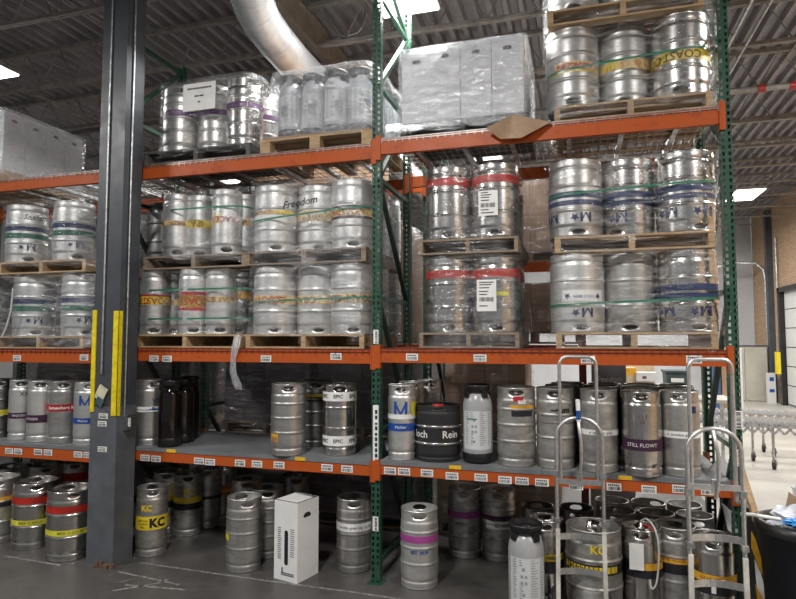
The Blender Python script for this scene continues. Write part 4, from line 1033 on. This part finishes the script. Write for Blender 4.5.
# ================================================================ HAND TRUCKS
def truck(x,y,label,bars,tapeon,rz=0):
    o=empty('hand_truck',(x,y,0),rz,label,'hand truck')
    def arc(w,zt,r,y0=0,z0=0.1,n=7):
        pts=[(-w/2,y0,z0),(-w/2,y0,zt-r)]
        for k in range(1,n+1): t=PI-(PI/2)*k/n; pts.append((-w/2+r+r*math.cos(t),y0,zt-r+r*math.sin(t)))
        for k in range(0,n+1): t=PI/2-(PI/2)*k/n; pts.append((w/2-r+r*math.cos(t),y0,zt-r+r*math.sin(t)))
        pts.append((w/2,y0,z0)); return pts
    MB().tube(arc(.262,1.91,.06,.03,1.0),.0135,10).build('upper_handle',alu,o)
    MB().tube(arc(.325,1.465,.155,0,.16),.0145,10).build('frame_arch',alu,o)
    st=[(0,.005,1.455),(.0,-.03,1.40),(.012,-.045,1.30),(.012,-.04,1.15),(.0,-.01,1.02)]
    MB().tube(st,.0125,8).build('grip_loop',alu,o)
    for z in bars:
        if z>.9: MB().box(-.15,.15,-.008,.008,z-.018,z+.018).box(-.02,.02,-.015,.012,z-.03,z+.05).build('cross_bar',alu,o)
        else:
            pts=[(-.16+.32*k/8,.05*(1-((k-4)/4)**2)*1.0,z) for k in range(9)]
            b=MB()
            for a_,c_ in zip(pts,pts[1:]): b.bar(a_,c_,.006,.045)
            b.build('curved_cross_bar',alu,o)
    for s in (-1,1):
        b=MB(); b.bar((s*.165,-.012,.12),(s*.160,-.012,.66),.030,.016,0,(0,1,0)); b.build('side_plate',mat('plate_cream',(.62,.60,.54),.5),o)
        w_=MB(); 
        w_.lathe([(.02,-.02),(.085,-.022),(.10,-.012),(.10,.012),(.085,.022),(.02,.02)],24)
        q=w_.build('wheel',rubber,o,loc=(s*.19,.10,.10),rot=(0,PI/2,0))
    MB().tube([(-.2,.10,.10),(.2,.10,.10)],.01,8).build('axle',steel_k,o)
    MB().box(-.16,.16,-.16,.02,.004,.012).build('toe_plate',alu,o)
    for s in (-1,1): MB().box(s*.1625-.02,s*.1625+.02,-.02,.02,1.03,1.075).box(s*.1625-.02,s*.1625+.02,-.02,.02,.70,.735).build('clamp',galv,o)
    MB().bar((-.135,.03,1.0),(-.1625,.0,1.0),.015,.02).bar((.135,.03,1.0),(.1625,.0,1.0),.015,.02).build('handle_joint',galv,o)
    if tapeon:
        MB().tube([(.0,-.012,1.44),(-.005,-.012,1.60)],.016,8).build('taped_grip',whitep,o)
        MB().tube([(.0,-.012,1.455),(-.002,-.012,1.52)],.0175,8).build('blue_tape',mblue,o)
    return o
truck(1.655,-.25,'aluminium hand truck with a blue taped grip, left of two',(1.0,.60,.35),True,.05)
truck(2.490,-.55,'aluminium hand truck with three curved bars, right of two',(1.09,.76,.47),False,.08)
# ================================================================ BACK ROW OF RACKING AND LOADS
BY=1.32
for xx,lab in ((-5.4,'far left'),(-2.6,'left'),(.12,'centre'),): frame(xx,4.3,'green upright of the rear rack row, %s'%lab,BY)
o=empty('upright_frame',(1.70,BY,0),0,'dark red end upright of the rear rack row','rack upright')
rp=mat('post_darkred',(.12,.02,.015),.5)
MB().box(-.035,.035,0,.07,0,4.6).build('post',rp,o); MB().box(-.035,.035,.97,1.04,0,4.6).build('post',rp,o)
for i in range(4): MB().bar((0,.05,.3+i*1.1),(0,1.0,1.2+i*1.1),.03,.035,0,(1,0,0)).build('diagonal_brace',rp,o)
for (x0,x1,bn) in ((-5.4,-2.6,'far left'),(-2.6,.12,'left'),(.12,1.70,'centre')):
    for z in (.84,1.88,2.72 if bn=='centre' else 3.62):
        beam(x0,x1,BY-.01,z,z+.10,'orange beam of the rear rack row, %s bay, %s level'%(bn,'low' if z<1 else 'middle' if z<2 else 'upper'))
def load(x,y,z,nx,nz,cw,ch,cd_,m,who,pal=True,wr=None,gr=None,mt='brown_carton'):
    if pal: pallet(x,y,z,'pallet under the %s'%who,'old',nx*cw/1.16,0,None,.95); z+=.13
    for i in range(nx):
        for k in range(nz):
            key=('_ld',cw,ch,cd_,m.name)
            if key not in PETP:
                o=empty('shipping_carton'); MB().box(0,cw-.006,0,cd_,0,ch-.004).build('carton_body',m,o)
                MB().box(cw/2-.025,cw/2+.025,-.001,-.0004,0,ch-.004).box(0.06,.22,-.0012,-.0003,ch*.25,ch*.25+.09).build('tape_and_label',tape if m is not gbox else gbox,o); PETP[key]=o
            else: o=copy_tree(PETP[key])
            o.location=(x+i*cw,y,z+k*ch); tag(o,'%s in the %s'%(('grey carton' if m is gbox else 'white carton' if m is wbox else 'brown carton'),who),'carton',who)
    if wr: film(x-.02,x+nx*cw+.02,y-.02,y+cd_+.03,z-.06,z+nz*ch+.01,'stretch wrap around the %s'%who,wr,seed=x*10,r=.03,amp=.01,top=True)
load(.75,1.40,1.99,2,1,.46,.50,.9,bbox,'brown cartons behind the lower polished kegs',wr=wrap_c)
load(.75,1.40,2.83,2,2,.46,.36,.9,bbox,'brown carton stack behind the upper polished kegs',wr=wrap_c)
load(.22,1.45,1.99,1,1,.46,.50,.8,wbox,'pale carton behind the middle upright, lower',wr=wrap_c)
load(.22,1.45,2.83,1,2,.46,.36,.8,wbox,'pale cartons behind the middle upright, upper',wr=wrap_c)
load(-1.15,1.45,1.99,2,3,.5,.4,.9,bbox,'brown carton stack behind the hazy kegs',wr=wrap_c)
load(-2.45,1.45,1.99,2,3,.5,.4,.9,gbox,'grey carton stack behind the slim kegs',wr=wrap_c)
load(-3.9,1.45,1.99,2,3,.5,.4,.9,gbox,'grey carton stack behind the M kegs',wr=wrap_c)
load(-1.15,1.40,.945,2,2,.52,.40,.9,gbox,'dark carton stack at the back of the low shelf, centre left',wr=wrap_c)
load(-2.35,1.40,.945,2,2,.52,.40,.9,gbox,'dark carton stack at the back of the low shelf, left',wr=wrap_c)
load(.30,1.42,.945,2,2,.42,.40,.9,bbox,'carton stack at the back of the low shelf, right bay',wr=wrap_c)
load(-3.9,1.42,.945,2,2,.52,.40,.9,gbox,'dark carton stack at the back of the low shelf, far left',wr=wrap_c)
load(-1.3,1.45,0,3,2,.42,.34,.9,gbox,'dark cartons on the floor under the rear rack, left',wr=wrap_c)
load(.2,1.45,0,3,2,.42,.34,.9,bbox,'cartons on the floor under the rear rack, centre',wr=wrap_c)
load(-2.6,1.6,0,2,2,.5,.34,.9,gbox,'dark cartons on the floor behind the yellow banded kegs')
load(-2.0,1.45,3.73,3,2,.46,.38,.9,bbox,'brown cartons on the rear rack top level, left',)
# things in the lit area behind the right bay
sg=empty('printed_box',(1.79,1.62,1.43),0,'dark grey box with pale script lettering behind the low shelf','box')
MB().box(0,.33,0,.3,-.0,.40).build('box_body',mat('box_charcoal',(.10,.10,.11),.6),sg); t=MB(); text_flat(t,'freedom',.075,face_mtx((.16,-.002,.20)),0,0,.4); t.build('script_print',mat('print_pale',(.35,.35,.36),.6),sg)
cb2=empty('storage_crate',(1.76,1.60,0),0,'dark crate stack carrying the script printed box behind the right bay','crate')
MB().box(0,.42,0,.5,0,.70).build('lower_crate',gbox,cb2); MB().box(.01,.41,.01,.49,.705,1.428).build('upper_crate',gbox,cb2)
tb=empty('packing_table',(1.9,4.0,0),0,'pale packing table behind the right bay carrying cartons','table')
MB().box(0,1.75,0,.8,1.19,1.23).build('table_top',m_grey_panel,tb)
for xx in (.03,1.69):
    for yy in (.03,.74): MB().box(xx,xx+.04,yy,yy+.04,0,1.19).build('leg',galv,tb)
tot=empty('storage_tote',(2.80,4.06,1.231),0,'dark teal plastic tote with a white label on the packing table','tote')
MB().add([(.02,.02,0),(.27,.02,0),(.27,.38,0),(.02,.38,0),(0,0,.36),(.29,0,.36),(.29,.4,.36),(0,.4,.36)],[(0,3,2,1),(0,1,5,4),(1,2,6,5),(2,3,7,6),(3,0,4,7),(4,5,6,7)]).build('tote_body',teal,tot)
MB().box(-.015,.305,-.015,.415,.345,.375).build('rim',teal,tot); MB().box(.06,.22,-.008,-.003,.22,.275).build('white_label',whitep,tot)
def crt(x,y,z,w,d,h,m,label,rz=0):
    o=empty('small_carton',(x,y,z),rz,label,'carton'); MB().box(0,w,0,d,0,h).build('carton_body',m,o); MB().box(w*.3,w*.5,-.001,-.0003,h*.3,h*.6).build('dark_mark',brownt,o); return o
lbx=mat('pale_carton',(.62,.50,.34),.8,0,.08,4)
crt(2.05,4.1,1.231,.50,.3,.30,lbx,'pale carton on the packing table, left of the brown one'); crt(2.40,4.05,1.231,.2,.3,.22,bbox,'brown carton on the packing table, middle')
crt(2.30,4.5,1.231,.4,.3,.42,lbx,'tall pale carton at the back of the packing table'); crt(2.42,4.05,1.455,.26,.28,.12,wbox,'flat white box stacked on the brown carton')
crt(1.93,4.2,1.231,.1,.1,.40,wbox,'narrow white carton at the left end of the packing table')
crt(2.12,4.1,1.533,.30,.25,.10,orl,'small amber box on top of the pale carton')
# added dark carton stacks that darken the bright gaps behind the racks
load(-9.5,4.8,0,12,4,.85,.8,.9,gbox,'added dark carton wall darkening the gaps far behind the racks',pal=False)
load(-5.3,1.45,0,2,2,.55,.34,.9,gbox,'added dark cartons darkening the floor behind the leftmost kegs')
load(-3.95,1.45,0,2,2,.55,.34,.9,gbox,'added dark cartons darkening the floor left of the column, rear rack')
load(-5.2,1.42,.945,2,2,.52,.40,.9,gbox,'added dark cartons darkening the low shelf back, left edge',wr=wrap_c)
lb_=MB().box(2.81,2.86,.08,.98,0,.82); tag(lb_.build('flattened_cartons',mat('dark_card',(.03,.032,.03),.6)),'bundle of dark flattened cartons standing outside the right upright','cardboard')
# blue low pallet
o=empty('blue_platform',(5.1,11.2,0),0,'low blue platform with plywood on it, on the far floor','platform'); MB().box(0,1.1,0,1.0,.0,.18).build('platform_base',bluew,o); MB().box(-.1,1.5,-.1,.9,.18,.22).build('plywood_sheet',wood,o)
o=empty('flat_panel_stack',(4.75,10.9,.0),0,'tall pale and blue panels leaning behind the right upright','panel'); MB().box(0,.15,.3,.5,0,1.7).build('blue_panel',bluew,o); MB().box(.18,.5,.3,.5,0,1.75).build('tan_panel',bbox,o); MB().box(.5,.62,.3,.5,0,1.8).build('white_panel',wbox,o)
# ================================================================ SKATE CONVEYOR
def conveyor(P0,P1,wd,label,legs):
    cv=empty('skate_conveyor',(0,0,0),0,label,'conveyor')
    P0=Vector(P0);P1=Vector(P1)
    dv=(P1-P0).normalized(); nv=Vector((-dv.y,dv.x,0)); Lc=(P1-P0).length; n=int(Lc/.14)
    for s in (-wd,wd):
        b=MB()
        for i in range(n):
            a_=P0+dv*(Lc*i/n)+nv*s; c_=P0+dv*(Lc*(i+1)/n)+nv*s
            b.bar(a_+Vector((0,0,-.16)),c_+Vector((0,0,-.01)),.006,.035); b.bar(a_+Vector((0,0,-.01)),c_+Vector((0,0,-.16)),.006,.035)
        b.build('scissor_side',galv,cv)
    sw=MB()
    for i in range(n*2):
        c=P0+dv*(Lc*(i+.5)/(n*2)); sw.tube([c-nv*wd,c+nv*wd],.005,5)
    q=sw.build('axle_rods',galv,cv); q['kind']='stuff'
    w2=MB()
    for i in range(n*2):
        for j in range(6):
            c=P0+dv*(Lc*(i+.5)/(n*2))+nv*(wd*(-.85+.34*j)+(.04 if i%2 else 0)); w2.tube([c-nv*.012,c+nv*.012],.028,8)
    w2.build('skate_wheels',alu,cv)['kind']='stuff'
    for (lx,ly) in legs:
        lg=MB().tube([(lx,ly,.66),(lx,ly,.13)],.02,8).build('leg',galv,cv)
        MB().tube([(lx-.018,ly,.06),(lx+.018,ly,.06)],.06,14).build('caster_wheel',rubber,lg)
        MB().bar((lx,ly,.15),(lx+.02,ly,.06),.045,.05).build('caster_fork',steel_k,lg)
conveyor((3.3,6.35,.72),(7.3,6.0,.72),.38,'silver expanding skate wheel conveyor on casters, nearer one at far right',((4.43,6.6),(4.56,5.95),(3.5,6.05),(6.2,6.4),(6.3,5.8)))
conveyor((3.7,7.45,.72),(7.3,7.1,.72),.32,'silver expanding skate wheel conveyor, the one further back at far right',((4.83,7.55),(4.87,7.1),(6.5,7.4)))
# ================================================================ TRASH BIN, SCRAPS, PLANK
bn=empty('trash_bin',(3.06,-.34,0),0,'black round trash bin heaped with packaging at the bottom right','bin')
MB().lathe([(.0001,.02),(.225,.02),(.235,.03),(.275,.82),(.292,.825),(.295,.85),(.282,.855),(.268,.84),(.262,.80),(.25,.3),(.0001,.28)],36).build('bin_body',mat('bin_black',(.012,.014,.02),.45),bn)
bg=MB(); bg.lathe([(.297,.80),(.300,.86),(.27,.87),(.25,.80)],36); bg.build('bin_liner_edge',black,bn)
def crumple(name,c,r,m,label,cat,sz=(1,1,.5),seed=0):
    mb=MB(); vs=[];fs=[]; n1,n2=14,9
    for j in range(n2+1):
        ph=PI*j/n2
        for i in range(n1):
            th=2*PI*i/n1; d=Vector((math.sin(ph)*math.cos(th),math.sin(ph)*math.sin(th),math.cos(ph)))
            k=1+.55*noise.noise(d*2.3+Vector((seed,0,0)))
            vs.append((c[0]+d.x*r*sz[0]*k,c[1]+d.y*r*sz[1]*k,c[2]+d.z*r*sz[2]*k))
    for j in range(n2):
        for i in range(n1): i2=(i+1)%n1; fs.append((j*n1+i,j*n1+i2,(j+1)*n1+i2,(j+1)*n1+i))
    mb.add(vs,fs); return tag(mb.build(name,m),label,cat)
crumple('plastic_bag',(3.07,-.33,.86),.20,mat('bag_pale',(.62,.66,.72),.3,0,.1,12),'crumpled pale plastic packaging filling the black bin','plastic bag',(1,1,.45),3)
crumple('plastic_bag',tuple(at(795,523,Y=-.5)),.05,mat('bag_blue',(.03,.25,.65),.3),'small bright blue plastic scrap on top of the bin','plastic bag',(1.3,.8,.5),8)
crumple('paper_scrap',(3.14,-.25,1.0),.13,wbox,'crumpled white printed paper on top of the bin','paper',(1,1,.7),5)
cs=MB(); p=[tuple(at(a_,b_,Y=-.30)) for a_,b_ in ((785,512),(800,516),(814,504),(806,490),(797,498),(789,492))]
cs.add(p,[tuple(range(6))]); cs.add([(x,y+.008,z) for x,y,z in p],[tuple(reversed(range(6)))]); tag(cs.build('torn_cardboard',bbox),'torn brown cardboard sticking out of the black bin','cardboard')
tag(MB().tube([(2.66,-.42,.90),(2.72,-.43,.905),(2.88,-.46,.895)],.012,8).build('white_tube',whitep),'white tube lying across the rim of the bin','tube')
tag(MB().bar(at(741,470,Y=.05),at(757,521,Y=-.05),.055,.02).build('wooden_plank',wood),'wooden plank leaning between the right upright and the bin','plank')
def sheet(pxs,Y,m,label,name='cardboard_sheet',cat='cardboard'):
    P=[at(x,y,Y=Y) for x,y in pxs]; n=len(P); mb=MB(); mb.add([tuple(p) for p in P]+[(p.x,p.y+.02,p.z) for p in P],[tuple(range(n)),tuple(range(2*n-1,n-1,-1))]+[(i,i+n,(i+1)%n+n,(i+1)%n) for i in range(n)])
    return tag(mb.build(name,m),label,cat)
sheet([(742,500),(762,530),(775,640),(742,640)],-.02,mat('dark_card',(.03,.032,.03),.6),'dark printed sheet leaning beside the right upright')
sheet([(752,532),(756,540),(765,572),(761,574),(752,548)],-.10,orl,'amber printed strip leaning beside the bin')
sheet([(755,560),(761,574),(768,599),(768,640),(762,640)],-.14,whitep,'pale sheet leaning beside the bin')
sheet([(756,585),(762,597),(765,620),(760,615)],-.20,orl,'lower amber printed strip between the truck and bin')
sheet([(722,503),(735,515),(740,540),(728,530)],.2,wbox,'white and navy leaflet under the right end of the low beam')
sheet([(708,470),(722,455),(738,478),(738,480),(706,480)],.35,m_white_wall,'white folded sheet at the right end of the low shelf')
# ================================================================ RENDER LOOK
w=bpy.data.worlds.new('world'); sc.world=w; w.use_nodes=True
bg=w.node_tree.nodes['Background']; bg.inputs[0].default_value=(.86,.88,.92,1); bg.inputs[1].default_value=.5
sc.view_settings.view_transform='Standard'; sc.view_settings.look='None'; sc.view_settings.gamma=1; sc.view_settings.use_curve_mapping=False
sc.view_settings.exposure=-1.05
